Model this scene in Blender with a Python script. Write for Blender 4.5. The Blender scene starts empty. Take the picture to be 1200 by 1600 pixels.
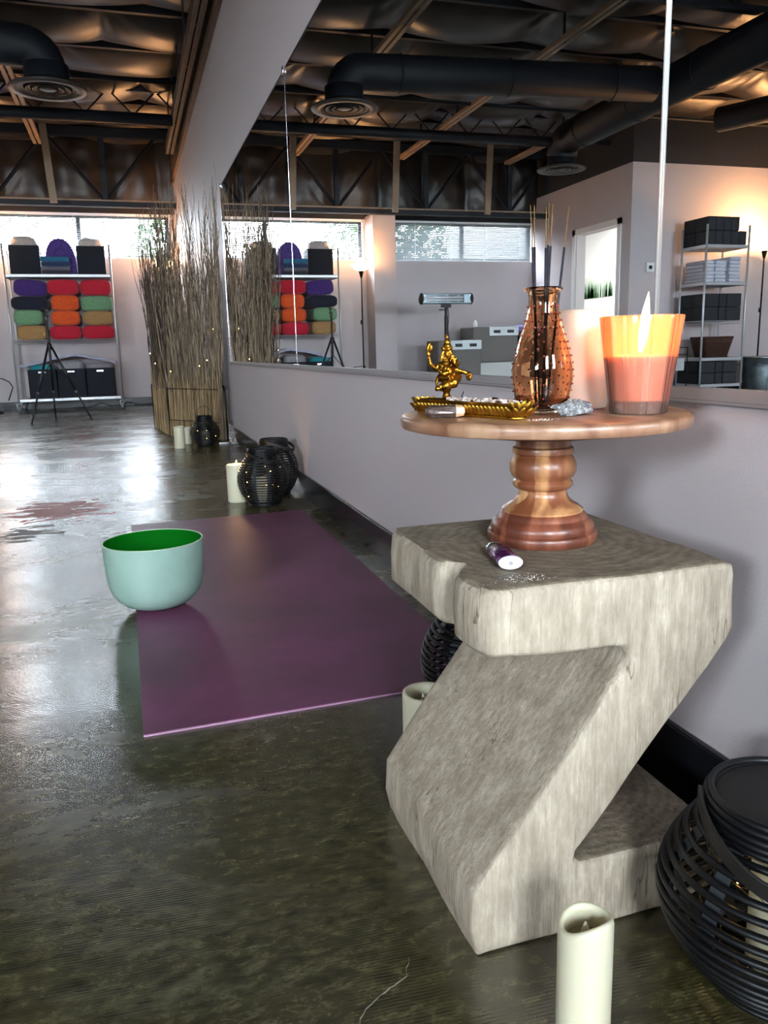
import bpy, bmesh, math, random
from mathutils import Vector, Matrix, noise
R_ = random.Random(7)
PI = math.pi
sc = bpy.context.scene
C = sc.collection

# ---------------------------------------------------------------- camera, view, world
cam_d = bpy.data.cameras.new('camera'); cam = bpy.data.objects.new('camera', cam_d); C.objects.link(cam)
cam_d.sensor_fit = 'VERTICAL'; cam_d.sensor_height = 36.0; cam_d.lens = 36.0 * 1249.63 / 1600.0
cam_d.clip_start = 0.02; cam_d.clip_end = 200
rot = Matrix(((0.9537, 0.0828, -0.2890), (-0.2997, 0.1836, -0.9362), (-0.0245, 0.9795, 0.1999)))
cam.matrix_world = Matrix.Translation((0, 0, 0.63)) @ rot.to_quaternion().to_matrix().to_4x4()
sc.camera = cam
sc.view_settings.view_transform = 'Standard'; sc.view_settings.look = 'None'
sc.view_settings.gamma = 1; sc.view_settings.use_curve_mapping = False
sc.view_settings.exposure = 0.7
sc.render.engine = 'CYCLES'
sc.cycles.use_denoising = True
sc.cycles.max_bounces = 12; sc.cycles.diffuse_bounces = 5; sc.cycles.glossy_bounces = 6
sc.cycles.transmission_bounces = 10; sc.cycles.transparent_max_bounces = 16
sc.cycles.sample_clamp_indirect = 40; sc.cycles.caustics_refractive = False; sc.cycles.caustics_reflective = True
sc.cycles.blur_glossy = 0.2

world = bpy.data.worlds.new('sky'); sc.world = world; world.use_nodes = True
bg = world.node_tree.nodes['Background']
bg.inputs['Color'].default_value = (0.80, 0.91, 1.0, 1); bg.inputs['Strength'].default_value = 55.0

def area(name, loc, rot, sx, sy, power=0, color=(1, 1, 1), portal=False):
    l = bpy.data.lights.new(name, 'AREA'); l.shape = 'RECTANGLE'; l.size = sx; l.size_y = sy
    l.energy = power; l.color = color
    if portal: l.cycles.is_portal = True
    o = bpy.data.objects.new(name, l); C.objects.link(o); o.location = loc; o.rotation_euler = rot
    return o
B = 10.8                                   # back wall
# window portals (they only guide the sky light through the openings)
area('portal_back_right', (-0.55, B + 0.17, 2.065), (-PI/2, 0, 0), 2.5, 0.55, portal=True)
area('portal_back_left', (-3.22, B + 0.17, 2.065), (-PI/2, 0, 0), 2.1, 0.55, portal=True)
# street window behind the camera, and a left opening added for ambient light
area('portal_street_key', (-0.33, -3.42, 1.85), (PI/2, 0, 0), 0.76, 1.3, portal=True)
area('portal_added_ambient', (-4.6, -3.42, 1.80), (PI/2, 0, 0), 2.1, 0.8, portal=True)

# ---------------------------------------------------------------- helpers
def S(r, g, b):
    f = lambda c: (c/255/12.92) if c/255 <= 0.04045 else ((c/255 + 0.055)/1.055)**2.4
    return (f(r), f(g), f(b), 1)

def mat(name, col, rough=0.6, metal=0.0, col2=None, scale=8.0, stretch=(1, 1, 1), bump=0.0, bscale=40.0,
        spec=0.5, sss=0.0, emit=None, estr=0.0, trans=0.0, ior=1.45, detail=6, lo=0.35, hi=0.65, coat=0.0, sheen=0.0, alpha=1.0):
    m = bpy.data.materials.new(name); m.use_nodes = True
    nt = m.node_tree; n = nt.nodes; L = nt.links
    p = n['Principled BSDF']
    p.inputs['Base Color'].default_value = col; p.inputs['Roughness'].default_value = rough
    p.inputs['Metallic'].default_value = metal; p.inputs['Specular IOR Level'].default_value = spec
    p.inputs['IOR'].default_value = ior
    if trans: p.inputs['Transmission Weight'].default_value = trans
    if coat: p.inputs['Coat Weight'].default_value = coat; p.inputs['Coat Roughness'].default_value = 0.1
    if sheen: p.inputs['Sheen Weight'].default_value = sheen
    if sss:
        p.inputs['Subsurface Weight'].default_value = sss; p.inputs['Subsurface Radius'].default_value = (0.02, 0.012, 0.006)
        p.inputs['Subsurface Scale'].default_value = 0.6
    if emit: p.inputs['Emission Color'].default_value = emit; p.inputs['Emission Strength'].default_value = estr
    p.inputs['Alpha'].default_value = alpha
    tc = n.new('ShaderNodeTexCoord'); mp = n.new('ShaderNodeMapping'); mp.inputs['Scale'].default_value = stretch
    L.new(tc.outputs['Object'], mp.inputs['Vector'])
    if col2:
        t = n.new('ShaderNodeTexNoise'); t.inputs['Scale'].default_value = scale; t.inputs['Detail'].default_value = detail
        t.inputs['Roughness'].default_value = 0.6
        L.new(mp.outputs[0], t.inputs['Vector'])
        r = n.new('ShaderNodeValToRGB'); r.color_ramp.elements[0].position = lo; r.color_ramp.elements[1].position = hi
        r.color_ramp.elements[0].color = col; r.color_ramp.elements[1].color = col2
        L.new(t.outputs['Fac'], r.inputs['Fac']); L.new(r.outputs['Color'], p.inputs['Base Color'])
    if bump:
        t = n.new('ShaderNodeTexNoise'); t.inputs['Scale'].default_value = bscale; t.inputs['Detail'].default_value = 4
        L.new(mp.outputs[0], t.inputs['Vector'])
        b = n.new('ShaderNodeBump'); b.inputs['Strength'].default_value = bump; b.inputs['Distance'].default_value = 0.01
        L.new(t.outputs['Fac'], b.inputs['Height']); L.new(b.outputs[0], p.inputs['Normal'])
    return m

class MB:
    def __init__(s): s.v = []; s.f = []; s.mi = []; s.cur = 0
    def add(s, vs, fs, M=None):
        o = len(s.v)
        s.v += [tuple(M @ Vector(v)) for v in vs] if M else [tuple(v) for v in vs]
        s.f += [tuple(o + i for i in f) for f in fs]; s.mi += [s.cur]*len(fs)
        return s
    def box(s, x0, x1, y0, y1, z0, z1, M=None):
        vs = [(x, y, z) for x in (x0, x1) for y in (y0, y1) for z in (z0, z1)]
        return s.add(vs, [(0, 1, 3, 2), (4, 6, 7, 5), (0, 4, 5, 1), (2, 3, 7, 6), (0, 2, 6, 4), (1, 5, 7, 3)], M)
    def rbox(s, cx, cy, cz, sx, sy, sz, rz=0, rx=0, ry=0):
        M = Matrix.Translation((cx, cy, cz)) @ Matrix.Rotation(rz, 4, 'Z') @ Matrix.Rotation(rx, 4, 'X') @ Matrix.Rotation(ry, 4, 'Y')
        return s.box(-sx/2, sx/2, -sy/2, sy/2, -sz/2, sz/2, M)
    def lathe(s, prof, n=32, c=(0, 0, 0), M=None, sx=1, sy=1, cap=True):
        vs = []; fs = []
        m = len(prof)
        for i in range(n):
            a = 2*PI*i/n
            for r, z in prof: vs.append((c[0] + sx*r*math.cos(a), c[1] + sy*r*math.sin(a), c[2] + z))
        for i in range(n):
            j = (i+1) % n
            for k in range(m-1): fs.append((i*m+k, j*m+k, j*m+k+1, i*m+k+1))
        if cap and prof[0][0] > 1e-6: fs.append(tuple(i*m for i in range(n))[::-1])
        if cap and prof[-1][0] > 1e-6: fs.append(tuple(i*m + m-1 for i in range(n)))
        return s.add(vs, fs, M)
    def ring(s, R, z, r, n=40, k=6, c=(0, 0), flat=1.0, M=None):
        vs = []; fs = []
        for i in range(n):
            a = 2*PI*i/n
            for j in range(k):
                b = 2*PI*j/k
                q = R + r*math.cos(b)
                vs.append((c[0] + q*math.cos(a), c[1] + q*math.sin(a), z + flat*r*math.sin(b)))
        for i in range(n):
            for j in range(k): fs.append((i*k+j, ((i+1) % n)*k+j, ((i+1) % n)*k+(j+1) % k, i*k+(j+1) % k))
        return s.add(vs, fs, M)
    def tube(s, pts, rad, k=8, cap=True, flat=None):
        pts = [Vector(p) for p in pts]; n = len(pts)
        if not hasattr(rad, '__len__'): rad = [rad]*n
        vs = []; fs = []
        t0 = (pts[1]-pts[0]).normalized()
        up = Vector((0, 0, 1)) if abs(t0.z) < 0.9 else Vector((1, 0, 0))
        u = t0.cross(up).normalized()
        for i, p in enumerate(pts):
            t = (pts[min(i+1, n-1)] - pts[max(i-1, 0)]).normalized()
            u = (u - t*u.dot(t)).normalized(); w = t.cross(u)
            for j in range(k):
                b = 2*PI*j/k
                fl = flat if flat else 1.0
                vs.append(p + u*rad[i]*math.cos(b) + w*rad[i]*fl*math.sin(b))
        for i in range(n-1):
            for j in range(k): fs.append((i*k+j, i*k+(j+1) % k, (i+1)*k+(j+1) % k, (i+1)*k+j))
        if cap: fs.append(tuple(range(k))[::-1]); fs.append(tuple((n-1)*k+j for j in range(k)))
        return s.add(vs, fs)
    def ell(s, c, r, M=None, nu=14, nv=9):
        vs = []; fs = []
        rr = r if hasattr(r, '__len__') else (r, r, r)
        for i in range(nv+1):
            th = PI*i/nv
            for j in range(nu):
                ph = 2*PI*j/nu
                vs.append(Vector((rr[0]*math.sin(th)*math.cos(ph), rr[1]*math.sin(th)*math.sin(ph), rr[2]*math.cos(th))))
        if M: vs = [M @ v for v in vs]
        vs = [v + Vector(c) for v in vs]
        for i in range(nv):
            for j in range(nu): fs.append((i*nu+j, (i+1)*nu+j, (i+1)*nu+(j+1) % nu, i*nu+(j+1) % nu))
        return s.add(vs, fs)
    def build(s, name, m=None, parent=None, smooth=False, bevel=0, loc=None, seg=2, auto=None):
        me = bpy.data.meshes.new(name); me.from_pydata(s.v, [], s.f); me.validate(); me.update()
        mats = m if isinstance(m, (list, tuple)) else [m]
        for q in mats:
            if q: me.materials.append(q)
        bm = bmesh.new(); bm.from_mesh(me)
        bmesh.ops.remove_doubles(bm, verts=bm.verts, dist=1e-7)
        bmesh.ops.recalc_face_normals(bm, faces=bm.faces); bm.to_mesh(me); bm.free()
        if len(mats) > 1 and len(me.polygons) == len(s.mi):
            for p, q in zip(me.polygons, s.mi): p.material_index = q
        if smooth:
            me.shade_smooth()
            if auto: me.set_sharp_from_angle(angle=math.radians(auto))
        o = bpy.data.objects.new(name, me); C.objects.link(o)
        if parent: o.parent = parent
        if loc: o.location = loc
        if bevel:
            b = o.modifiers.new('bevel', 'BEVEL'); b.width = bevel; b.segments = seg; b.limit_method = 'ANGLE'
            b.harden_normals = False
            if not smooth: me.shade_smooth(); me.set_sharp_from_angle(angle=math.radians(50))
        return o

def tag(o, label, cat, group=None, kind=None):
    o['label'] = label; o['category'] = cat
    if group: o['group'] = group
    if kind: o['kind'] = kind
    return o
def thing(name, loc, label, cat, rz=0, group=None):
    o = bpy.data.objects.new(name, None); C.objects.link(o); o.location = loc; o.rotation_euler = (0, 0, rz)
    o.empty_display_size = 0.05
    return tag(o, label, cat, group)
def struct(o): o['kind'] = 'structure'; return o
def dup(root, loc, rz, label, group=None):
    r = root.copy(); C.objects.link(r); r.location = loc; r.rotation_euler = (0, 0, rz); r['label'] = label
    if group: r['group'] = group
    for ch in list(root.children):
        c = ch.copy(); C.objects.link(c); c.parent = r
        for g in list(ch.children):
            d = g.copy(); C.objects.link(d); d.parent = c
    return r
def disp(o, strength, size, mid=0.5):
    t = bpy.data.textures.new(o.name + '_t', 'CLOUDS'); t.noise_scale = size
    d = o.modifiers.new('rough', 'DISPLACE'); d.texture = t; d.strength = strength; d.mid_level = mid
    d.texture_coords = 'LOCAL'

# ---------------------------------------------------------------- materials
WALL = mat('wall_paint', S(188, 180, 182), 0.55, bump=0.06, bscale=260, spec=0.3)
WHITE_TRIM = mat('white_trim_paint', S(225, 225, 225), 0.4)
DARKWALL = mat('dark_upper_paint', S(44, 44, 48), 0.8)
POST = mat('shelf_chrome', S(200, 203, 208), .38, .45)
BASEB = mat('black_vinyl_base', S(24, 25, 30), 0.25)
BLACK = mat('black_plastic', S(20, 20, 22), 0.45)
BLACKMET = mat('black_metal', S(22, 22, 24), 0.4, 0.6)
CHROME = mat('chrome', S(215, 215, 220), 0.18, 1.0)
ALU = mat('brushed_aluminium', S(165, 165, 170), 0.4, 0.6)
STEEL = mat('dark_roof_steel', S(34, 36, 42), 0.55, 0.3)
STRUT = mat('tan_painted_strut', S(150, 128, 105), 0.5, 0.2)
TIMBER = mat('brown_timber', S(92, 68, 52), 0.7, col2=S(60, 44, 34), scale=6, stretch=(6, 0.6, 6))
DUCT = mat('dark_duct_paint', S(20, 25, 33), 0.6)
FOIL = mat('insulation_facing', S(58, 49, 42), 0.38, 0.0, col2=S(34, 31, 30), scale=1.6, bump=0.25, bscale=4, spec=0.8, detail=2)
MIRROR = mat('mirror_glass', (0.86, 0.88, 0.88, 1), 0.0, 1.0)
WAX = mat('ivory_wax', S(208, 203, 176), 0.42, sss=0.35)
WAXIN = mat('inner_wax', S(205, 190, 140), 0.5, sss=0.3)
PINKWAX = mat('blush_wax', S(232, 196, 176), 0.4, sss=0.5)
RATTAN = mat('black_rattan', S(10, 11, 14), 0.38)
BRASS = mat('antique_gold', S(190, 138, 48), .36, 1.0, col2=S(70, 44, 16), scale=90, lo=.40, hi=.66)

def wood_stool():
    m = bpy.data.materials.new('bleached_hardwood'); m.use_nodes = True
    nt = m.node_tree; n = nt.nodes; L = nt.links; p = n['Principled BSDF']
    p.inputs['Roughness'].default_value = 0.62; p.inputs['Specular IOR Level'].default_value = 0.35
    tc = n.new('ShaderNodeTexCoord')
    def noi(scale, stretch, detail=6, rough=.6, dist=0):
        mp = n.new('ShaderNodeMapping'); mp.inputs['Scale'].default_value = stretch
        L.new(tc.outputs['Object'], mp.inputs['Vector'])
        t = n.new('ShaderNodeTexNoise'); t.inputs['Scale'].default_value = scale; t.inputs['Detail'].default_value = detail
        t.inputs['Roughness'].default_value = rough; t.inputs['Distortion'].default_value = dist
        L.new(mp.outputs[0], t.inputs['Vector']); return t
    a = noi(40, (1, 1, 0.30), 12, .78, .1)
    r = n.new('ShaderNodeValToRGB'); e = r.color_ramp.elements
    e[0].position = .3; e[0].color = S(134, 121, 104); e[1].position = .7; e[1].color = S(200, 188, 168)
    q = e.new(.5); q.color = S(166, 153, 135)
    L.new(a.outputs['Fac'], r.inputs['Fac'])
    # fine grain along the log (z on the front, rings on top)
    g = noi(150, (1, 1, .07), 5, .65)
    mx = n.new('ShaderNodeMix'); mx.data_type = 'RGBA'; mx.blend_type = 'MULTIPLY'; mx.inputs['Factor'].default_value = .5
    g2 = n.new('ShaderNodeValToRGB'); g2.color_ramp.elements[0].position = .25; g2.color_ramp.elements[0].color = (.45, .43, .4, 1)
    g2.color_ramp.elements[1].position = .6; g2.color_ramp.elements[1].color = (1, 1, 1, 1)
    L.new(g.outputs['Fac'], g2.inputs['Fac']); L.new(r.outputs['Color'], mx.inputs['A']); L.new(g2.outputs['Color'], mx.inputs['B'])
    # drying cracks: thin dark checks
    c = noi(6, (2.6, 2.6, .28), 4, .55, .1)
    cr = n.new('ShaderNodeValToRGB'); ce = cr.color_ramp.elements
    ce[0].position = .495; ce[0].color = (1, 1, 1, 1); ce[1].position = .505; ce[1].color = (1, 1, 1, 1)
    k = ce.new(.5); k.color = (.34, .30, .26, 1)
    L.new(c.outputs['Fac'], cr.inputs['Fac'])
    brk = noi(9, (1, 1, 1), 2); bt = n.new('ShaderNodeMath'); bt.operation = 'GREATER_THAN'; bt.inputs[1].default_value = .56
    L.new(brk.outputs['Fac'], bt.inputs[0])
    m2 = n.new('ShaderNodeMix'); m2.data_type = 'RGBA'; m2.blend_type = 'MULTIPLY'
    L.new(bt.outputs[0], m2.inputs['Factor']); L.new(mx.outputs['Result'], m2.inputs['A']); L.new(cr.outputs['Color'], m2.inputs['B'])
    # rings centred on the pith; their dark tint paints shade onto up-facing surfaces
    sp = n.new('ShaderNodeMapping'); sp.inputs['Location'].default_value = (-.175, -.16, 0); sp.inputs['Scale'].default_value = (1, 1, 0)
    L.new(tc.outputs['Object'], sp.inputs['Vector'])
    w = n.new('ShaderNodeTexWave'); w.wave_type = 'RINGS'; w.rings_direction = 'Z'; w.inputs['Scale'].default_value = 22
    w.inputs['Distortion'].default_value = 6.0; w.inputs['Detail'].default_value = 3; w.inputs['Detail Scale'].default_value = 1.0
    L.new(sp.outputs[0], w.inputs['Vector'])
    geo = n.new('ShaderNodeSeparateXYZ'); L.new(tc.outputs['Normal'], geo.inputs[0])
    up = n.new('ShaderNodeMath'); up.operation = 'GREATER_THAN'; up.inputs[1].default_value = .8; L.new(geo.outputs['Z'], up.inputs[0])
    rr = n.new('ShaderNodeValToRGB'); rr.color_ramp.elements[0].color = (.50, .47, .43, 1); rr.color_ramp.elements[1].color = (.66, .63, .59, 1)
    L.new(w.outputs['Fac'], rr.inputs['Fac'])
    m3 = n.new('ShaderNodeMix'); m3.data_type = 'RGBA'; m3.blend_type = 'MULTIPLY'
    L.new(up.outputs[0], m3.inputs['Factor']); L.new(m2.outputs['Result'], m3.inputs['A']); L.new(rr.outputs['Color'], m3.inputs['B'])
    L.new(m3.outputs['Result'], p.inputs['Base Color'])
    b = n.new('ShaderNodeBump'); b.inputs['Strength'].default_value = .5; b.inputs['Distance'].default_value = .004
    L.new(g.outputs['Fac'], b.inputs['Height']); L.new(b.outputs[0], p.inputs['Normal'])
    return m
def floor_mat():
    m = bpy.data.materials.new('sealed_dark_concrete'); m.use_nodes = True
    nt = m.node_tree; n = nt.nodes; L = nt.links; p = n['Principled BSDF']
    tc = n.new('ShaderNodeTexCoord')
    def noi(scale, detail=6, rough=.6, dist=0, st=(1, 1, 1)):
        mp = n.new('ShaderNodeMapping'); mp.inputs['Scale'].default_value = st; L.new(tc.outputs['Object'], mp.inputs['Vector'])
        t = n.new('ShaderNodeTexNoise'); t.inputs['Scale'].default_value = scale; t.inputs['Detail'].default_value = detail
        t.inputs['Roughness'].default_value = rough; t.inputs['Distortion'].default_value = dist
        L.new(mp.outputs[0], t.inputs['Vector']); return t
    a = noi(58, 8, .78, .3, (.55, 1, 1))
    r = n.new('ShaderNodeValToRGB'); e = r.color_ramp.elements
    e[0].position = .36; e[0].color = S(34, 32, 19); e[1].position = .68; e[1].color = S(98, 94, 70)
    q = e.new(.5); q.color = S(62, 58, 38)
    L.new(a.outputs['Fac'], r.inputs['Fac'])
    b = noi(2.2, 4, .5)
    r2 = n.new('ShaderNodeValToRGB'); r2.color_ramp.elements[0].position = .35; r2.color_ramp.elements[0].color = (.85, .82, .55, 1)
    r2.color_ramp.elements[1].position = .65; r2.color_ramp.elements[1].color = (1.15, 1.15, 1.2, 1)
    L.new(b.outputs['Fac'], r2.inputs['Fac'])
    mx = n.new('ShaderNodeMix'); mx.data_type = 'RGBA'; mx.blend_type = 'MULTIPLY'; mx.inputs['Factor'].default_value = 1
    L.new(r.outputs['Color'], mx.inputs['A']); L.new(r2.outputs['Color'], mx.inputs['B'])
    # small pale paint spots
    v = n.new('ShaderNodeTexVoronoi'); v.inputs['Scale'].default_value = 7; v.inputs['Randomness'].default_value = 1
    L.new(tc.outputs['Object'], v.inputs['Vector'])
    dn = noi(60, 2)
    ad = n.new('ShaderNodeMath'); ad.operation = 'MULTIPLY_ADD'; ad.inputs[1].default_value = .05
    L.new(dn.outputs['Fac'], ad.inputs[0]); L.new(v.outputs['Distance'], ad.inputs[2])
    lt = n.new('ShaderNodeMath'); lt.operation = 'LESS_THAN'; lt.inputs[1].default_value = .055; L.new(ad.outputs[0], lt.inputs[0])
    m2 = n.new('ShaderNodeMix'); m2.data_type = 'RGBA'; m2.inputs['B'].default_value = S(120, 122, 100)
    L.new(lt.outputs[0], m2.inputs['Factor']); L.new(mx.outputs['Result'], m2.inputs['A'])
    # old red and black paint stain in front of the bowl
    def spot(cx, cy, rx, ry, thr, col, prev):
        mp = n.new('ShaderNodeMapping'); mp.inputs['Location'].default_value = (-cx/rx, -cy/ry, 0); mp.inputs['Scale'].default_value = (1/rx, 1/ry, 0)
        L.new(tc.outputs['Object'], mp.inputs['Vector'])
        ln = n.new('ShaderNodeVectorMath'); ln.operation = 'LENGTH'; L.new(mp.outputs[0], ln.inputs[0])
        nn = noi(22, 8, .7, .8, (.45, 1, 1))
        s1 = n.new('ShaderNodeMath'); s1.operation = 'MULTIPLY_ADD'; s1.inputs[1].default_value = 2.6; L.new(nn.outputs['Fac'], s1.inputs[0]); L.new(ln.outputs['Value'], s1.inputs[2])
        lt = n.new('ShaderNodeMath'); lt.operation = 'LESS_THAN'; lt.inputs[1].default_value = thr; L.new(s1.outputs[0], lt.inputs[0])
        mm = n.new('ShaderNodeMix'); mm.data_type = 'RGBA'; mm.inputs['B'].default_value = col
        L.new(lt.outputs[0], mm.inputs['Factor']); L.new(prev, mm.inputs['A']); return mm.outputs['Result'], lt.outputs[0]
    c1, k1 = spot(-.33, 3.55, .30, .38, 1.84, S(150, 40, 32), m2.outputs['Result'])
    c2, k2 = spot(-.40, 3.12, .18, .26, 1.72, S(14, 13, 16), c1)
    L.new(c2, p.inputs['Base Color'])
    # polish
    ro = noi(3.5, 7, .7, .5, (.45, 1, 1))
    rm = n.new('ShaderNodeMapRange'); rm.inputs['From Min'].default_value = .35; rm.inputs['From Max'].default_value = .68
    rm.inputs['To Min'].default_value = .16; rm.inputs['To Max'].default_value = .36
    L.new(ro.outputs['Fac'], rm.inputs['Value'])
    kk = n.new('ShaderNodeMath'); kk.operation = 'MULTIPLY_ADD'; kk.inputs[1].default_value = .35
    k12 = n.new('ShaderNodeMath'); k12.operation = 'MAXIMUM'; L.new(k1, k12.inputs[0]); L.new(k2, k12.inputs[1])
    L.new(k12.outputs[0], kk.inputs[0]); L.new(rm.outputs[0], kk.inputs[2]); L.new(kk.outputs[0], p.inputs['Roughness'])
    p.inputs['Specular IOR Level'].default_value = .8; p.inputs['IOR'].default_value = 1.75
    # trowel ridges
    mp = n.new('ShaderNodeMapping'); mp.inputs['Rotation'].default_value = (0, 0, .06); L.new(tc.outputs['Object'], mp.inputs['Vector'])
    w = n.new('ShaderNodeTexWave'); w.bands_direction = 'Y'; w.inputs['Scale'].default_value = 75; w.inputs['Distortion'].default_value = 2.2
    w.inputs['Detail'].default_value = 2; w.inputs['Detail Scale'].default_value = .4
    L.new(mp.outputs[0], w.inputs['Vector'])
    nb = noi(16, 5, .6)
    s = n.new('ShaderNodeMath'); s.operation = 'MULTIPLY_ADD'; s.inputs[1].default_value = .22; L.new(w.outputs['Fac'], s.inputs[0]); L.new(nb.outputs['Fac'], s.inputs[2])
    bu = n.new('ShaderNodeBump'); bu.inputs['Strength'].default_value = .30; bu.inputs['Distance'].default_value = .0022
    L.new(s.outputs[0], bu.inputs['Height']); L.new(bu.outputs[0], p.inputs['Normal'])
    return m
def turned_wood(name, cols, ang=True, scale=1.0, vamp=.34):
    m = bpy.data.materials.new(name); m.use_nodes = True
    nt = m.node_tree; n = nt.nodes; L = nt.links; p = n['Principled BSDF']
    p.inputs['Roughness'].default_value = .38; p.inputs['Coat Weight'].default_value = .25; p.inputs['Coat Roughness'].default_value = .25
    tc = n.new('ShaderNodeTexCoord')
    mp = n.new('ShaderNodeMapping'); mp.inputs['Scale'].default_value = (1, .12, .5) if not ang else (1, 1, .15)
    L.new(tc.outputs['Object'], mp.inputs['Vector'])
    t = n.new('ShaderNodeTexNoise'); t.inputs['Scale'].default_value = 22*scale; t.inputs['Detail'].default_value = 6; t.inputs['Distortion'].default_value = 1.2
    L.new(mp.outputs[0], t.inputs['Vector'])
    r = n.new('ShaderNodeValToRGB'); e = r.color_ramp.elements
    e[0].position = .34; e[0].color = cols[0]; e[1].position = .66; e[1].color = cols[-1]
    if len(cols) > 2: e.new(.5).color = cols[1]
    # glued staves: blocks of different tone
    v = n.new('ShaderNodeTexVoronoi'); v.inputs['Scale'].default_value = 1.0
    mv = n.new('ShaderNodeMapping'); mv.inputs['Scale'].default_value = (13, 9, 0) if not ang else (22, 22, 2.2); L.new(tc.outputs['Object'], mv.inputs['Vector'])
    L.new(mv.outputs[0], v.inputs['Vector'])
    sx = n.new('ShaderNodeSeparateColor'); L.new(v.outputs['Color'], sx.inputs[0])
    mt = n.new('ShaderNodeMath'); mt.operation = 'MULTIPLY_ADD'; mt.inputs[1].default_value = vamp; mt.inputs[2].default_value = -vamp/2
    L.new(sx.outputs[0], mt.inputs[0])
    ad = n.new('ShaderNodeMath'); ad.operation = 'ADD'; L.new(mt.outputs[0], ad.inputs[0]); L.new(t.outputs['Fac'], ad.inputs[1])
    L.new(ad.outputs[0], r.inputs['Fac']); L.new(r.outputs['Color'], p.inputs['Base Color'])
    return m

# ---------------------------------------------------------------- room shell
FLOOR = floor_mat()
m = MB(); m.box(-8.2, 0.85, -3.4, 11.0, -0.15, 0.0)
fl = struct(m.build('floor', FLOOR))
# hairline crack in the concrete, standing a hair proud, belongs to the floor
CR = mat('pale_crack', S(150, 146, 128), .8)
pts = []; x, y = .225, .60
path = [(-.01, .575), (.03, .592), (.07, .60), (.115, .617), (.15, .625), (.18, .655), (.215, .668), (.235, .700)]
m = MB()
fine = []
for i in range(len(path)-1):
    for k in range(6):
        t = k/6; fine.append((path[i][0]*(1-t)+path[i+1][0]*t + R_.uniform(-.002, .002), path[i][1]*(1-t)+path[i+1][1]*t + R_.uniform(-.0025, .0025)))
vs = []; fs = []
for i, (a, b) in enumerate(fine):
    w = .0007*(0.4 + R_.random()); vs += [(a, b - w, .0003), (a, b + w, .0003)]
for i in range(len(fine)-1): fs.append((2*i, 2*i+2, 2*i+3, 2*i+1))
m.add(vs, fs); cr = m.build('floor_crack', CR, fl)
# walls
W = 0.6993
struct(MB().box(W, W+.15, -3.4, 11.0, 0, 2.65).build('wall_right', WALL))
struct(MB().box(W+.01, W+.15, -3.4, 11.0, 2.65, 3.7).build('wall_right_upper', DARKWALL))
m = MB()
X0 = -4.4
m.box(X0, W, B, B+.15, 0, 1.80)
m.box(.62, W, B, B+.15, 1.80, 2.33); m.box(-2.20, -1.75, B, B+.15, 1.80, 2.33); m.box(X0, -4.27, B, B+.15, 1.80, 2.33)
struct(m.build('wall_back', WALL))
struct(MB().box(X0, W, B, B+.15, 2.33, 3.7).build('wall_back_upper', DARKWALL))
struct(MB().box(-2.09, -1.78, 10.44, B, 0, 2.36).build('wall_pillar', WALL, bevel=.004))
# left wall with the doorway (8.64 .. 9.59, 2.0 high)
m = MB(); XL = -4.27
m.box(XL-.13, XL, 8.39, 8.64, 0, 2.645); m.box(XL-.13, XL, 9.59, B, 0, 2.645); m.box(XL-.13, XL, 8.64, 9.59, 2.0, 2.645)
struct(m.build('wall_left', WALL))
struct(MB().box(XL-.13, XL, 8.39, B, 2.645, 3.7).build('wall_left_upper', DARKWALL))
struct(MB().box(-8.2, XL-.13, 8.39, 8.52, 0, 2.645).build('wall_partition', WALL))
struct(MB().box(-8.2, XL-.13, 8.39, 8.52, 2.645, 3.7).build('wall_partition_upper', DARKWALL))
struct(MB().box(-8.2, -8.05, -3.4, 8.39, 0, 3.7).build('wall_far_left', WALL))
m = MB(); y0, y1 = -3.4, -3.25
for wx0, wx1, wz0, wz1 in ((-8.05, -5.65, 0, 3.7), (-5.65, -3.55, 0, 1.40), (-5.65, -3.55, 2.20, 3.7), (-3.55, -.71, 0, 3.7), (-.71, .05, 0, 1.20), (-.71, .05, 2.50, 3.7), (.05, W, 0, 3.7)):  # wide left opening is put in for ambient light
    m.box(wx0, wx1, y0, y1, wz0, wz1)
struct(m.build('wall_front', WALL))
struct(MB().box(-8.2, W+.15, -3.4, 11.0, 3.7, 3.8).build('ceiling', STEEL))
# small room behind the doorway
m = MB(); m.box(-8.2, -6.6-.05, 8.52, 13.6, 0, 2.6)
struct(MB().box(-6.75, -6.6, 8.52, 14.0, 0, 2.6).build('wall_side_room_left', WHITE_TRIM))
struct(MB().box(-6.6, XL-.13, 14.0, 14.12, 0, 2.6).build('wall_side_room_back', WHITE_TRIM))
struct(MB().box(XL-.13, XL, 11.0, 14.0, 0, 2.6).build('wall_side_room_right', WHITE_TRIM))
struct(MB().box(-6.75, XL-.13, 8.52, 14.1, 2.6, 2.7).build('ceiling_side_room', WHITE_TRIM))
struct(MB().box(-6.75, XL, 10.99, 14.1, -.12, 0).build('floor_side_room', FLOOR))
l = area('side_room_added_light', (-5.5, 10.9, 2.58), (0, 0, 0), 1.2, 2.6, 120, (1, .98, .95))  # added area light that brightens the side room, no fixture
# baseboards
struct(MB().box(W-.012, W, -3.25, B, 0, .10).build('baseboard_right', BASEB, bevel=.003))
struct(MB().box(-1.78, W-.012, B-.012, B, 0, .10).build('baseboard_back', BASEB, bevel=.003))
struct(MB().box(XL, -2.09, B-.012, B, 0, .10).build('baseboard_back_left', BASEB))
m = MB(); m.box(-8.0, XL, 8.378, 8.39, 0, .10); struct(m.build('baseboard_partition', BASEB))
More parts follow.
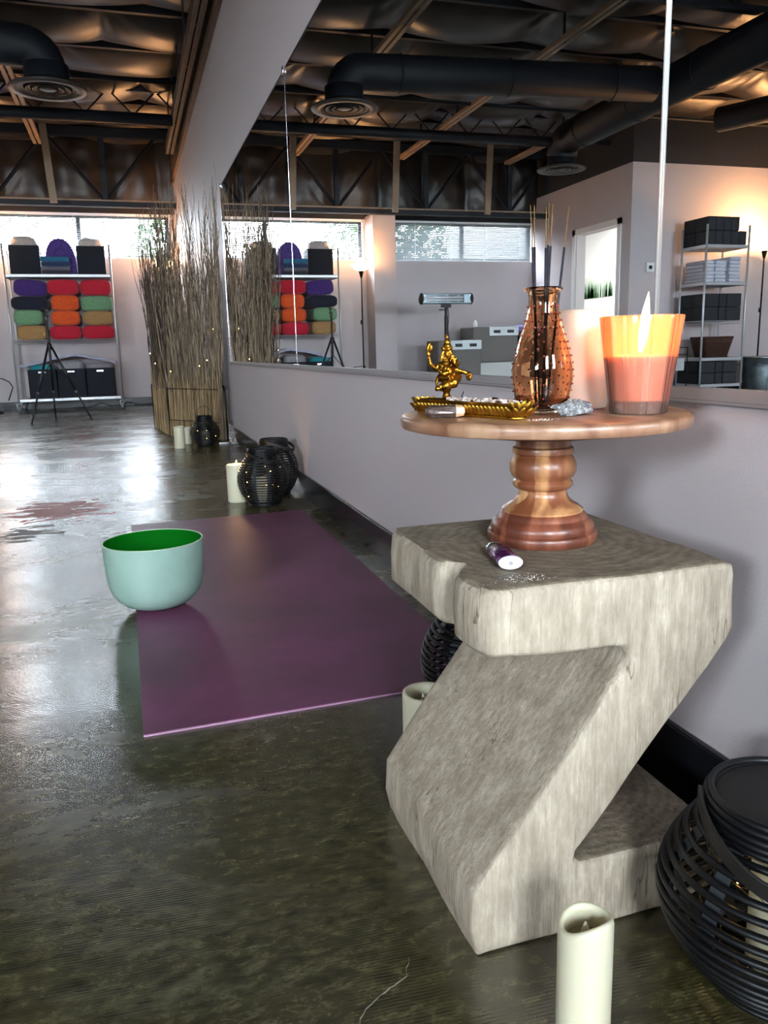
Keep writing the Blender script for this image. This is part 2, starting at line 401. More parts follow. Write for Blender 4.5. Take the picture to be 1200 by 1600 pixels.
# doorway casing
m = MB(); m.box(XL, XL+.02, 8.57, 8.64, 0, 2.07); m.box(XL, XL+.02, 9.59, 9.66, 0, 2.07); m.box(XL, XL+.02, 8.57, 9.66, 2.0, 2.07)
m.box(XL-.13, XL, 8.64, 8.655, 0, 2.0); m.box(XL-.13, XL, 9.575, 9.59, 0, 2.0)
struct(m.build('trim_1', WHITE_TRIM))

# mirror on the right wall
MT, MBZ = 1.738, .568
seams = [-1.60, .962, 3.462, 5.862]
mr = thing('wall_mirror', (W, 0, 0), 'large frameless mirror in wide panels along the pale wall behind the stool', 'mirror')
for i in range(3):
    MB().box(-.006, 0, seams[i]+.0015, seams[i+1]-.0015, MBZ, MT).build('mirror_panel', MIRROR, mr)
m = MB(); m.box(-.013, 0, -1.6, 5.87, MBZ-.016, MBZ-.001); m.box(-.0135, -.0065, -1.6, 5.87, MBZ-.012, MBZ+.004)
m.build('bottom_channel', ALU, mr, bevel=.0012)
MB().box(-.008, 0, -1.6, 5.865, MT, MT+.004).build('top_edge', BLACKMET, mr)
m = MB()
m.tube([(-.008, .962, MBZ), (-.008, .962, MT)], .0022, 8); m.box(-.0072, 0, .958, .966, MBZ, MT)
m.build('seam_strip', mat('polished_glass_edge', S(225, 228, 228), .25, .55), mr, smooth=True)
m = MB(); m.box(-.0066, 0, 3.460, 3.464, MBZ, MT); m.build('seam_strip', CHROME, mr)
m = MB(); m.box(-.0066, 0, 5.862, 5.866, MBZ, MT); m.build('mirror_edge', CHROME, mr)
for yy in (3.462, 5.80): MB().rbox(-.008, yy, MT, .012, .02, .03).build('mirror_clip', CHROME, mr, bevel=.003)

# windows and blinds
GL = bpy.data.materials.new('window_glass'); GL.use_nodes = True
nt = GL.node_tree; nt.nodes.clear()
o_ = nt.nodes.new('ShaderNodeOutputMaterial'); mx = nt.nodes.new('ShaderNodeMixShader'); tr = nt.nodes.new('ShaderNodeBsdfTransparent'); gl = nt.nodes.new('ShaderNodeBsdfGlossy')
gl.inputs['Roughness'].default_value = 0.02; mx.inputs[0].default_value = .08
nt.links.new(tr.outputs[0], mx.inputs[1]); nt.links.new(gl.outputs[0], mx.inputs[2]); nt.links.new(mx.outputs[0], o_.inputs[0])
def slat_mat():
    m = bpy.data.materials.new('white_blind_slat'); m.use_nodes = True
    nt = m.node_tree; n = nt.nodes; n.clear(); L = nt.links
    o = n.new('ShaderNodeOutputMaterial'); a = n.new('ShaderNodeBsdfDiffuse'); t = n.new('ShaderNodeBsdfTranslucent'); x = n.new('ShaderNodeMixShader')
    a.inputs[0].default_value = S(128, 132, 134); t.inputs[0].default_value = S(190, 195, 200); x.inputs[0].default_value = .04
    L.new(a.outputs[0], x.inputs[1]); L.new(t.outputs[0], x.inputs[2]); L.new(x.outputs[0], o.inputs[0]); return m
SLAT = slat_mat()
def window(idx, x0, x1, mull, label, tilt):
    fr = MB(); yf = B+.09
    for a, b, c, d in ((x0, x1, 1.80, 1.84), (x0, x1, 2.29, 2.33), (x0, x0+.04, 1.80, 2.33), (x1-.04, x1, 1.80, 2.33)): fr.box(a, b, yf, yf+.05, c, d)
    for mm in mull: fr.box(mm-.025, mm+.025, yf, yf+.05, 1.8, 2.33)
    f = struct(fr.build('window_%d' % idx, STEEL))
    MB().box(x0+.03, x1-.03, yf+.02, yf+.026, 1.83, 2.30).build('window_pane', GL, f)
    t = thing('window_blind', ((x0+x1)/2, B+.03, 2.33), label, 'blind')
    h = (x1-x0)/2 - .012
    m = MB(); N = 22
    for i in range(N):
        z = -.035 - i*.0226
        m.rbox(0, 0, z, 2*h, .0262, .0006, rx=tilt)
    m.build('slat_stack', SLAT, t)
    MB().box(-h, h, -.014, .014, -.026, 0).build('headrail', WHITE_TRIM, t)
    MB().box(-h, h, -.011, .011, -.53, -.518).build('bottom_rail', WHITE_TRIM, t)
    k = -h+.2
    while k < h:
        m = MB(); m.box(k-.002, k+.002, -.0135, -.0125, -.52, -.02); m.box(k-.002, k+.002, .0125, .0135, -.52, -.02); m.box(k-.002, k+.002, -.0135, .0135, -.0215, -.02); m.build('ladder_cord', WHITE_TRIM, t); k += .52
    return t
window(1, -1.75, .62, [-.45], 'white venetian blind in the back window above the rolling shelf and willow screen', math.radians(38))
window(2, -4.27, -2.20, [-3.22], 'white venetian blind of the left back window, reflected above the patio heater', math.radians(62))
struct(MB().box(-30, 30, 11.05, 60, -.3, -.15).build('ground', mat('pale_paving', S(120, 118, 112), .9)))
struct(MB().box(-30, 30, -40, -3.45, -.3, -.15).build('ground_street', mat('street_paving', S(120, 118, 112), .9)))
# trees outside
LEAF = mat('tree_leaves', S(60, 84, 48), .7, col2=S(34, 52, 28), scale=3); BARK = mat('tree_bark', S(80, 66, 54), .9)
for (tx, ty, lab) in ((-4.2, 17.5, 'leafy green tree outside the back windows, left of the two'), (1.6, 18.5, 'leafy green tree outside the back windows, right of the two')):
    t = thing('tree', (tx, ty, -.15), lab, 'tree')
    MB().tube([(0, 0, 0), (.1, 0, 1.2), (0, .1, 2.6)], [.14, .11, .05], 8).build('trunk', BARK, t, smooth=True)
    m = MB()
    for i in range(1500):
        v = Vector((R_.gauss(0, 1), R_.gauss(0, 1), R_.gauss(0, 1))).normalized() * (R_.random()**.4)
        c = Vector((v.x*1.5, v.y*1.3, 2.8 + v.z*1.1)); a = Vector((R_.uniform(-1, 1), R_.uniform(-1, 1), R_.uniform(-1, 1))).normalized()*.09; b = a.cross(Vector((R_.uniform(-1, 1), R_.uniform(-1, 1), 1))).normalized()*.05
        m.add([c-a, c-b, c+a, c+b], [(0, 1, 2, 3)])
    m.build('foliage', LEAF, t)

# ---------------------------------------------------------------- roof: insulation, steel, ducts
def ins_z(x, y):
    s = .8; ph = (y - 9.46)/s; k = math.floor(ph); t = ph - k
    hx = 1.22; q = x/hx + .37*(k % 3); kx = math.floor(q); u = q - kx
    sag = (math.sin(PI*t)**.6)*(.10 + .09*math.sin(PI*u)**.7)*(1 + .5*noise.noise(Vector((kx*3.1, k*2.7, 0))))
    wr = .012*noise.noise(Vector((x*3, y*6, 1.3)))*math.sin(PI*t) + .018*math.sin(9*math.atan2(t*s-.0, (u-.02)*hx))*math.exp(-((t*s)**2 + (u*hx)**2)/.08)
    return 3.30 - sag + wr
m = MB(); nx, ny = 190, 330
xs = [-8.05 + (W+8.05)*i/nx for i in range(nx+1)]; ys = [-3.25 + (B-.15+3.25)*j/ny for j in range(ny+1)]
vs = [(x, y, ins_z(x, y)) for y in ys for x in xs]
fs = [(j*(nx+1)+i, j*(nx+1)+i+1, (j+1)*(nx+1)+i+1, (j+1)*(nx+1)+i) for j in range(ny) for i in range(nx)]
m.add(vs, fs); struct(m.build('ceiling_insulation', FOIL, smooth=True))
# vertical batts behind the back truss
m = MB(); nx, nz = 150, 30; vs = []
for j in range(nz+1):
    for i in range(nx+1):
        x = XL + (W-XL)*i/nx; z = 2.40 + .93*j/nz
        u = (x+.1)/.62; t = j/nz; fu = u-math.floor(u)
        vs.append((x, B-.06 - .09*math.sin(PI*fu)**.6*math.sin(PI*min(1, t*1.05+.02))**.5 + .02*noise.noise(Vector((x*6, z*5, 2))), z))
m.add(vs, [(j*(nx+1)+i, j*(nx+1)+i+1, (j+1)*(nx+1)+i+1, (j+1)*(nx+1)+i) for j in range(nz) for i in range(nx)])
struct(m.build('ceiling_insulation_back', FOIL, smooth=True))
# purlins across the room
ORD = ['first', 'second', 'third', 'fourth', 'fifth', 'sixth', 'seventh', 'eighth', 'ninth', 'tenth', 'eleventh', 'twelfth', 'thirteenth', 'fourteenth', 'fifteenth', 'sixteenth']
purg = 'dark steel purlins under the insulation'
yy = 10.26; first = None
for i in range(16):
    y = 10.26 - .8*i
    x0 = XL if y > 8.4 else -8.05
    o = MB().box(x0, W, -.022, .022, -.03, .06).build('ceiling_purlin', STEEL, loc=(0, y, 3.24))
    tag(o, 'dark steel purlin under the roof insulation, %s counting from the back windows' % ORD[i], 'purlin', purg)
# open web joists across the room
def joist(y, x0, x1, zb, zt, name, label, pitch=.45, r=.009, cat='truss', grp=None):
    t = thing(name, (x0, y, zb), label, cat, group=grp)
    L_ = x1-x0; H = zt-zb
    MB().box(0, L_, -.03, .03, 0, .045).build('bottom_chord', STEEL, t); MB().box(0, L_, -.03, .03, H-.045, H).build('top_chord', STEEL, t)
    m = MB(); n = int(round(L_/pitch)); p = L_/n
    for i in range(n):
        m.tube([(i*p, 0, .03), ((i+.5)*p, 0, H-.03)], r, 6); m.tube([((i+.5)*p, 0, H-.03), ((i+1)*p, 0, .03)], r, 6)
    m.build('web_bars', STEEL, t, smooth=True); return t
joist(8.9, XL, W, 2.93, 3.22, 'roof_joist', 'dark open-web joist above the black pipe, nearest the back truss', grp='open web joists')
joist(5.3, -8.05, W, 2.95, 3.24, 'roof_joist', 'dark open-web joist seen in the mirror above the long duct', grp='open web joists')
joist(3.2, -8.05, W, 2.95, 3.24, 'roof_joist', 'dark open-web joist seen at the very top of the mirror', grp='open web joists')
# back truss with vertical members
t = thing('roof_truss', (0, 10.38, 2.33), 'dark steel truss with diagonal members above the back windows', 'truss')
MB().box(XL, W, -.05, .05, 0, .075).build('bottom_chord', STEEL, t); MB().box(XL, W, -.04, .04, .76, .86).build('top_chord', STEEL, t)
MB().box(XL, W, -.056, -.05, .058, .075).build('chord_lip', STRUT, t)
m = MB()
xs = [.5 - .6*i for i in range(9)]
for i, x in enumerate(xs[:-1]):
    dx = .6
    if i % 2 == 0: m.tube([(x, 0, .78), (x-dx, 0, .06)], .022, 6)
    else: m.tube([(x, 0, .06), (x-dx, 0, .78)], .022, 6)
    if i % 2 == 1: MB().box(x-.03, x+.03, -.02, .02, .06, .78).build('vertical_member', STEEL, t)
m.build('diagonal_members', STEEL, t)
g = 'tan hanger bars in front of the back truss'
for i, x in enumerate((-.66, -1.95, -3.2)):
    o = MB().rbox(0, 0, -.41, .075, .03, .84, ry=-.05).build('hanger_bar', STRUT, loc=(x, 9.95, 3.12))
    tag(o, ['brown hanger bar in front of the back truss, nearest the willow screen', 'brown hanger bar in front of the back truss, above the pillar in the mirror', 'brown hanger bar in front of the back truss, reflected above the left window'][i], 'bar', g)
# long struts along the room
for i, (x, a, b, lab) in enumerate(((-.77, 5.6, 10.3, 'tan double channel strut hanging near the round ceiling diffuser'), (-2.12, 1.5, 10.25, 'long tan channel strut seen in the mirror left of the second diffuser'), (-3.6, 3.0, 10.25, 'long tan channel strut seen in the mirror behind the second diffuser'))):
    t = thing('ceiling_strut', (x, a, 2.97), lab, 'strut', group='channel struts under the roof')
    MB().box(-.045, -.008, 0, b-a, 0, .04).build('channel', STRUT, t, bevel=.003); MB().box(.008, .045, 0, b-a, 0, .04).build('channel', STRUT, t, bevel=.003)
    k = .3
    while k < b-a: MB().box(-.008, .008, k-.01, k+.01, 0, .27).build('hanger_rod', STEEL, t); k += 1.1
# timbers along the right wall
t = thing('timber_rail', (.60, -3.2, 2.70), 'pair of brown timber rails running along the top of the mirror wall', 'rail')
MB().box(-.045, -.012, 0, 12.5, 0, .09).build('rail_board', TIMBER, t, bevel=.004); MB().box(.0, .033, 0, 12.5, 0, .09).build('rail_board', TIMBER, t, bevel=.004)
for k in range(16): MB().box(-.012, .0, k*.8+.2, k*.8+.24, .02, .56).build('rail_hanger', STEEL, t)
o = MB().box(W-.03, W+.01, -3.2, B-.1, 2.652, 2.92).build('wall_ledger', TIMBER); tag(o, 'dark brown ledger board lying on top of the mirror wall', 'board')
# sprinkler pipe
o = MB().tube([(-3.0, 8.0, 2.70), (.56, 8.0, 2.70)], .05, 16).build('black_pipe', DUCT, smooth=True)
tag(o, 'thick black pipe crossing the ceiling behind the round diffuser', 'pipe')
o = MB().tube([(-8.0, 7.95, 3.0), (.6, 7.95, 3.0)], .018, 8).build('sprinkler_pipe', STEEL, smooth=True); tag(o, 'thin dark pipe under the insulation above the thick black pipe', 'pipe')
# ducts with diffusers
def diffuser(loc, label):
    t = thing('ceiling_diffuser', loc, label, 'diffuser', group='round ceiling diffusers')
    DF = mat('diffuser_grey', S(64, 60, 57), .5, .2); 
    MB().lathe([(.255, .0), (.262, .012), (.25, .02), (.17, .045), (.155, .06), (.15, .045), (.165, .02), (.195, .0), (.255, .0)], 48, cap=False).build('flange', DF, t, smooth=True)
    m = MB()
    for r in (.195, .150, .105): m.lathe([(r, .002), (r-.034, .016), (r-.034, .019), (r, .006), (r, .002)], 40, cap=False)
    m.lathe([(.0, .004), (.05, .004), (.062, .010), (.0, .012)], 32)
    m.build('cone_rings', DF, t, smooth=True)
    MB().lathe([(.001, .03), (.165, .03), (.15, .06), (.15, .16), (.001, .16)], 40).build('collar', DUCT, t, smooth=True)
    return t
diffuser((-.38, 6.5, 2.46), 'round ceiling diffuser with concentric rings at the near end of the crosswise duct')
diffuser((-3.22, 8.15, 2.46), 'round ceiling diffuser at the end of the lengthwise duct, reflected above the doorway')
def duct(name, pts, r, label, seam=.9):
    t = thing(name, pts[0], label, 'duct'); p0 = Vector(pts[0])
    P = [Vector(p)-p0 for p in pts]
    MB().tube(P, r, 28).build('duct_shell', DUCT, t, smooth=True)
    a, b = P[-2], P[-1]; Ln = (b-a).length; k = .3
    ax = (b-a).normalized(); q = ax.to_track_quat('Z', 'Y').to_matrix().to_4x4()
    while k < Ln:
        MB().ring(r+.001, 0, .008, 28, 6, M=Matrix.Translation(a + ax*k) @ q).build('seam_band', DUCT, t, smooth=True); k += seam
    return t
def elbow(c, d, r0, z0, z1, n=6):
    out = [(c[0], c[1], z0)]
    for i in range(1, n+1):
        a = PI/2*i/n; out.append((c[0] + d[0]*r0*(1-math.cos(a)), c[1] + d[1]*r0*(1-math.cos(a)), z1 - r0 + r0*math.sin(a)))
    return out
duct('air_duct', elbow((-.38, 6.5), (-1, 0), .15, 2.60, 2.74) + [(-3.0, 6.25, 2.745)], .135, 'black round duct crossing the ceiling to the near diffuser')
duct('air_duct', elbow((-3.22, 8.15), (0, -1), .18, 2.60, 2.76) + [(-3.22, -1.5, 2.80)], .16, 'black round duct running the length of the room, seen in the mirror')
duct('air_duct', [(-6.4, 5.2, 2.95), (-5.0, 6.6, 2.85), (-4.6, 7.4, 2.85)], .12, 'short brownish-lit black duct reflected at the upper right of the mirror')

# ---------------------------------------------------------------- stool
STOOLW = wood_stool()
def make_stool():
    prof = [(0, 0), (-.006, .03), (-.004, .074), (.004, .086), (.168, .302), (.172, .311), (.168, .320), (.155, .3225), (.10, .324), (.05, .327), (.012, .330), (.004, .338), (.003, .37), (.005, .393), (.011, .400),
            (.29, .400), (.300, .396), (.303, .385), (.303, .326), (.296, .312), (.222, .226), (.118, .098), (.1165, .089), (.123, .084), (.16, .085), (.25, .086), (.297, .087), (.302, .080), (.303, .012), (.297, .003), (.29, 0)]
    # resample
    P = []
    n = len(prof)
    for i in range(n):
        a = Vector(prof[i]); b = Vector(prof[(i+1) % n]); d = (b-a).length; k = max(1, int(d/.012))
        for j in range(k): P.append(a + (b-a)*(j/k))
    n = len(P)
    nor = []
    for i in range(n):
        t = (P[(i+1) % n] - P[i-1]).normalized(); nor.append(Vector((-t.y, t.x)))  # inward for this winding?
    area_ = sum(P[i].x*P[(i+1) % n].y - P[(i+1) % n].x*P[i].y for i in range(n))
    sgn = 1 if area_ > 0 else -1
    st = [(0, .006), (.0015, .003), (.004, .001), (.008, 0)] + [(.008 + (.308-.016)*i/34, 0) for i in range(1, 34)] + [(.300, 0), (.304, .001), (.3065, .003), (.308, .006)]
    vs = []
    for y, ins in st:
        for i in range(n):
            p = P[i] + nor[i]*ins*sgn
            x, z = p.x, p.y
            if z > .318 and x < .12:           # wavy left edge with a groove in the top slab
                w = max(0, 1 - x/.12)
                g = .022*math.exp(-((y-.100)/.014)**2) if y > .100 else .022*math.exp(-((y-.100)/.022)**2)
                x += w*(g - .006*math.exp(-((y-.045)/.03)**2) + .010*max(0, 1-y/.02)**2)
                x += w*.012*max(0, (y-.27)/.038)**2
            q = noise.noise(Vector((x*9, y*9, z*9)))*.0035 + noise.noise(Vector((x*40+5, y*40, z*14)))*.0009
            x += q; z += (noise.noise(Vector((x*7+9, y*8, z*7)))*.0028 if z > .02 else 0)
            yy = y + noise.noise(Vector((x*10, 3, z*10)))*.003*(1 if y < .15 else -1)
            vs.append((x, yy, max(0, z)))
    m = MB(); fs = []
    for j in range(len(st)-1):
        for i in range(n): fs.append((j*n+i, j*n+(i+1) % n, (j+1)*n+(i+1) % n, (j+1)*n+i))
    fs.append(tuple(range(n))); fs.append(tuple((len(st)-1)*n+i for i in range(n)))
    m.add(vs, fs)
    o = m.build('z_stool', STOOLW, loc=(.298, .672, 0), smooth=True, auto=50)
    tag(o, 'bleached wooden z-shaped stool carrying the round cake stand', 'stool'); return o
make_stool()

# ---------------------------------------------------------------- cake stand
TS = turned_wood('acacia_board', (S(118, 78, 58), S(150, 110, 84), S(178, 142, 112)), ang=False, vamp=.16)
TB = turned_wood('turned_mango_wood', (S(122, 70, 44), S(172, 120, 78), S(200, 156, 108)))
TR = turned_wood('reddish_turned_base', (S(92, 48, 34), S(124, 68, 48), S(146, 88, 62)))
cs = thing('cake_stand', (.459, .843, .401), 'round wooden pedestal cake stand on the z-shaped stool', 'cake stand')
MB().lathe([(0, .1358), (.162, .1358), (.1665, .1370), (.1685, .1405), (.1685, .1475), (.167, .1500), (.163, .1515), (0, .1515)], 96, (.004, .010, 0)).build('plate', TS, cs, smooth=True, auto=40)
MB().lathe([(0, .126), (.085, .127), (.088, .130), (.088, .1356), (0, .1356)], 48).build('under_plate', TR, cs, smooth=True, auto=40)
prof = [(0, .034), (.0475, .034), (.0480, .038), (.0430, .042), (.0345, .047), (.0300, .053), (.0285, .058), (.0290, .0615), (.0325, .0630), (.0352, .0660), (.0352, .0705), (.0325, .0730), (.0330, .0745), (.0368, .078), (.0390, .084), (.0388, .092), (.0355, .0995), (.0325, .1025),
        (.0330, .1035), (.0355, .1045), (.0360, .1080), (.0352, .1110), (.0320, .1125), (.0320, .1265), (0, .1265)]
MB().lathe(prof, 64).build('turned_column', TB, cs, smooth=True, auto=45)
prof = [(0, 0), (.0715, 0), (.0735, .003), (.0735, .010), (.0720, .0125), (.0690, .0135), (.0690, .0155), (.0695, .018), (.0665, .024), (.061, .0275), (.0595, .0290), (.059, .031), (.054, .0355), (.051, .0375), (.049, .0375), (0, .0375)]
MB().lathe([(a_*.885, b_) for a_, b_ in prof], 72).build('base', TR, cs, smooth=True, auto=45)
ZP = .401 + .1520    # top of the plate

# lighter
LPUR = mat('lighter_purple', S(62, 22, 62), .25, col2=S(160, 120, 160), scale=60, lo=.5, hi=.62)
lt = thing('lighter', (.3685, .763, .4018), 'purple patterned lighter with a white end lying on the stool below the cake stand', 'lighter', rz=math.radians(78))
def oval(m, x0, x1, a, b, n=24, z=.0, r=.0):
    M = Matrix.Translation((0, 0, b)) @ Matrix.Rotation(PI/2, 4, 'Y')
    m.lathe([(0, x0), (1-r, x0), (1, x0+.0008), (1, x1-.0008), (1-r, x1), (0, x1)], n, M=M, sx=b, sy=a); return m
oval(MB(), -.033, .022, .0125, .007, r=.06).build('barrel', LPUR, lt, smooth=True, auto=40)
oval(MB(), -.0365, -.033, .0129, .0074, r=.08).build('end_cap', mat('lighter_white', S(222, 228, 240), .35), lt, smooth=True, auto=40)
oval(MB(), .022, .036, .0120, .0067, r=.06).build('metal_hood', CHROME, lt, smooth=True, auto=40)
MB().lathe([(0, -.0375), (.0022, -.0375), (.0022, -.0364), (0, -.0364)], 16, M=Matrix.Translation((0, 0, .007)) @ Matrix.Rotation(PI/2, 4, 'Y')).build('valve_ring', ALU, lt)
m = MB()
ASH = mat('pale_ash', S(200, 190, 178), .9)
for i in range(90): 
    a = R_.gauss(0, .014); b = R_.gauss(0, .006); s = R_.uniform(.0003, .0008); m.rbox(a, b, .0, s, s, s, rz=R_.random()*3)
tag(m.build('ash_crumbs', ASH, loc=(.358, .690, .4035)), 'pale ash crumbs scattered on the stool in front of the lighter', 'ash', kind='stuff')

# ---------------------------------------------------------------- candles
FLM = mat('candle_flame', S(255, 190, 90), .5, emit=(1.0, .42, .10, 1), estr=9)
FLC = mat('flame_core', S(255, 230, 160), .5, emit=(1.0, .78, .38, 1), estr=16)
WICK = mat('burnt_wick', S(30, 24, 22), .9)
def flame(parent, z, h, w, lean=0, k=FLM):
    m = MB(); pts = []; rad = []
    for i in range(13):
        t = i/12; pts.append((lean*h*(.6*math.sin(t*2.4) if t < .6 else .6*math.sin(1.44) + (t-.6)*.9), 0, z + h*t)); rad.append(max(.0002, w*math.sin(PI*min(1, (t*.92+.06)))**.9*(1-.45*t)))
    m.tube(pts, rad, 12); return m.build('flame', k, parent, smooth=True)
def flameless(name, loc, label, r, h, dip=.010, ph=0.0, group=None, tip=True, light=False):
    t = thing(name, loc, label, 'candle', group=group)
    m = MB(); n = 48; prof = []
    rings = [(r*.97, 0, 0), (r, .003, 0), (r, .02, 0), (r, h*.5, 0), (r, h-dip-.008, 0), (r, h-.006, 1), (r*.97, h-.002, 1), (r*.90, h, 1), (r*.80, h-.001, 1), (r*.74, h-.006, 1), (r*.72, h-.014, .8), (r*.70, h-.028, .2)]
    vs = []
    for q, z, w in rings:
        for i in range(n):
            a = 2*PI*i/n; wob = w*(dip*.5*math.sin(a+ph) + dip*.25*math.sin(2*a+ph*2)) - w*dip*.35
            vs.append((q*math.cos(a), q*math.sin(a), z + wob))
    fs = [(j*n+i, j*n+(i+1) % n, (j+1)*n+(i+1) % n, (j+1)*n+i) for j in range(len(rings)-1) for i in range(n)]
    fs.append(tuple(range(n))[::-1]); m.add(vs, fs); m.build('wax_body', WAX, t, smooth=True)
    MB().lathe([(0, h-.026), (r*.705, h-.026)], 32).build('inner_floor', WAXIN, t)
    if tip: MB().lathe([(.0045, h-.027), (.005, h-.022), (.0035, h-.015), (.0006, h-.008)], 12).build('plastic_flame', mat('cream_flame_tip', S(236, 232, 214), .4), t, smooth=True)
    return t
flameless('flameless_candle', (.347, .546, 0), 'tall ivory flameless candle in front of the z-shaped stool', .0245, .134, .012, 2.4)
flameless('flameless_candle', (.414, 1.150, 0), 'ivory flameless candle behind the left foot of the stool', .034, .085, .006, 1.0)
flameless('flameless_candle', (.287, 5.60, 0), 'slim white candle on the floor before the willow screen, left of the two', .036, .150, .004, 0.3, tip=False)
flameless('flameless_candle', (.352, 5.86, 0), 'shorter cream candle tucked between the white candle and the handled lantern', .034, .118, .004, 0.8, tip=False)
t = thing('pillar_candle', (.402, 3.43, 0), 'lit thick ivory pillar candle beside the two far lanterns', 'candle')
MB().lathe([(0, 0), (.041, 0), (.043, .003), (.043, .158), (.040, .162), (.034, .161), (.030, .152), (0, .150)], 40).build('wax_body', WAX, t, smooth=True, auto=60)
MB().tube([(0, 0, .15), (.001, 0, .163)], .0009, 6).build('wick', WICK, t)
flame(t, .160, .020, .0035, .1)
def lamp(name, loc, power, color, r=.004):
    l = bpy.data.lights.new(name, 'POINT'); l.energy = power; l.color = color; l.shadow_soft_size = r
    o = bpy.data.objects.new(name, l); C.objects.link(o); o.location = loc; return o
lamp('pillar_candle_light', (.402, 3.43, .190), .35, (1, .55, .2), .006)

# blush pillar on the stand
t = thing('pillar_candle', (.5275, .880, ZP), 'wide blush pillar candle standing behind the glass vase and jar candle', 'candle')
m = MB(); h = .117; r = .0330
m.lathe([(0, 0), (r-.001, 0), (r, .002), (r, h-.006), (r-.0015, h-.0012), (r-.004, h), (r-.009, h-.0015), (r-.014, h-.006), (r-.018, h-.010), (0, h-.012)], 56)
m.build('wax_body', PINKWAX, t, smooth=True, auto=60)
MB().tube([(0, 0, h-.013), (.001, .001, h-.003)], .0011, 6).build('wick', WICK, t)

# jar candle
def jar_glass():
    m = bpy.data.materials.new('frosted_striped_glass'); m.use_nodes = True
    nt = m.node_tree; n = nt.nodes; L = nt.links; n.clear()
    o = n.new('ShaderNodeOutputMaterial'); tr = n.new('ShaderNodeBsdfTransparent'); tl = n.new('ShaderNodeBsdfTranslucent'); df = n.new('ShaderNodeBsdfDiffuse'); gl = n.new('ShaderNodeBsdfGlossy')
    tl.inputs[0].default_value = S(255, 150, 88); df.inputs[0].default_value = S(240, 205, 190); tr.inputs[0].default_value = (1, .95, .92, 1); gl.inputs['Roughness'].default_value = .08
    a = n.new('ShaderNodeMixShader'); a.inputs[0].default_value = .22; L.new(tl.outputs[0], a.inputs[1]); L.new(df.outputs[0], a.inputs[2])
    # clear stripes in groups round the glass
    tc = n.new('ShaderNodeTexCoord'); sp = n.new('ShaderNodeSeparateXYZ'); L.new(tc.outputs['Object'], sp.inputs[0])
    at = n.new('ShaderNodeMath'); at.operation = 'ARCTAN2'; L.new(sp.outputs[1], at.inputs[0]); L.new(sp.outputs[0], at.inputs[1])
    s = n.new('ShaderNodeMath'); s.operation = 'MULTIPLY'; s.inputs[1].default_value = 42; L.new(at.outputs[0], s.inputs[0])
    si = n.new('ShaderNodeMath'); si.operation = 'SINE'; L.new(s.outputs[0], si.inputs[0])
    gt = n.new('ShaderNodeMath'); gt.operation = 'GREATER_THAN'; gt.inputs[1].default_value = .55; L.new(si.outputs[0], gt.inputs[0])
    s2 = n.new('ShaderNodeMath'); s2.operation = 'MULTIPLY'; s2.inputs[1].default_value = 9; L.new(at.outputs[0], s2.inputs[0])
    si2 = n.new('ShaderNodeMath'); si2.operation = 'SINE'; L.new(s2.outputs[0], si2.inputs[0])
    g2 = n.new('ShaderNodeMath'); g2.operation = 'GREATER_THAN'; g2.inputs[1].default_value = .25; L.new(si2.outputs[0], g2.inputs[0])
    mu = n.new('ShaderNodeMath'); mu.operation = 'MULTIPLY'; L.new(gt.outputs[0], mu.inputs[0]); L.new(g2.outputs[0], mu.inputs[1])
    mr_ = n.new('ShaderNodeMapRange'); mr_.inputs['To Min'].default_value = .52; mr_.inputs['To Max'].default_value = .68; L.new(mu.outputs[0], mr_.inputs['Value'])
    b = n.new('ShaderNodeMixShader'); L.new(mr_.outputs[0], b.inputs[0]); L.new(a.outputs[0], b.inputs[1]); L.new(tr.outputs[0], b.inputs[2])
    lw = n.new('ShaderNodeLayerWeight'); lw.inputs[0].default_value = .25
    c = n.new('ShaderNodeMixShader'); L.new(lw.outputs['Fresnel'], c.inputs[0]); L.new(b.outputs[0], c.inputs[1]); L.new(gl.outputs[0], c.inputs[2])
    L.new(c.outputs[0], o.inputs[0]); return m
jc = thing('jar_candle', (.5415, .777, ZP), 'lit candle in a frosted striped glass tumbler on the cake stand', 'candle')
JH = .108
MB().lathe([(.0, 0), (.0385, 0), (.0400, .002), (.0573, JH-.0015), (.0568, JH), (.0555, JH), (.0400, .014), (.0, .012)], 72).build('glass', jar_glass(), jc, smooth=True, auto=50)
CG = bpy.data.materials.new('clear_glass_base'); CG.use_nodes = True
p = CG.node_tree.nodes['Principled BSDF']; p.inputs['Transmission Weight'].default_value = 1; p.inputs['Roughness'].default_value = .03; p.inputs['Base Color'].default_value = (1, .93, .9, 1)
MB().lathe([(0, .0005), (.0375, .0005), (.0390, .0110), (0, .0110)], 56).build('glass_base', CG, jc, smooth=True, auto=30)
JW = mat('jar_wax', S(248, 232, 228), .4, sss=.25)
m = MB(); m.lathe([(0, .0145), (.0390, .0145), (.0395, .0165), (.0462, .064), (.0455, .0655), (.044, .0645), (0, .0635)], 56); m.build('wax', JW, jc, smooth=True, auto=50)
MB().tube([(0, 0, .063), (.001, 0, .078)], .001, 6).build('wick', WICK, jc)
fl_ = flame(jc, .068, .066, .0085, .16, FLC)
lamp('jar_candle_light', (.5425, .777, ZP+.086), 1.7, (1, .40, .14), .006)

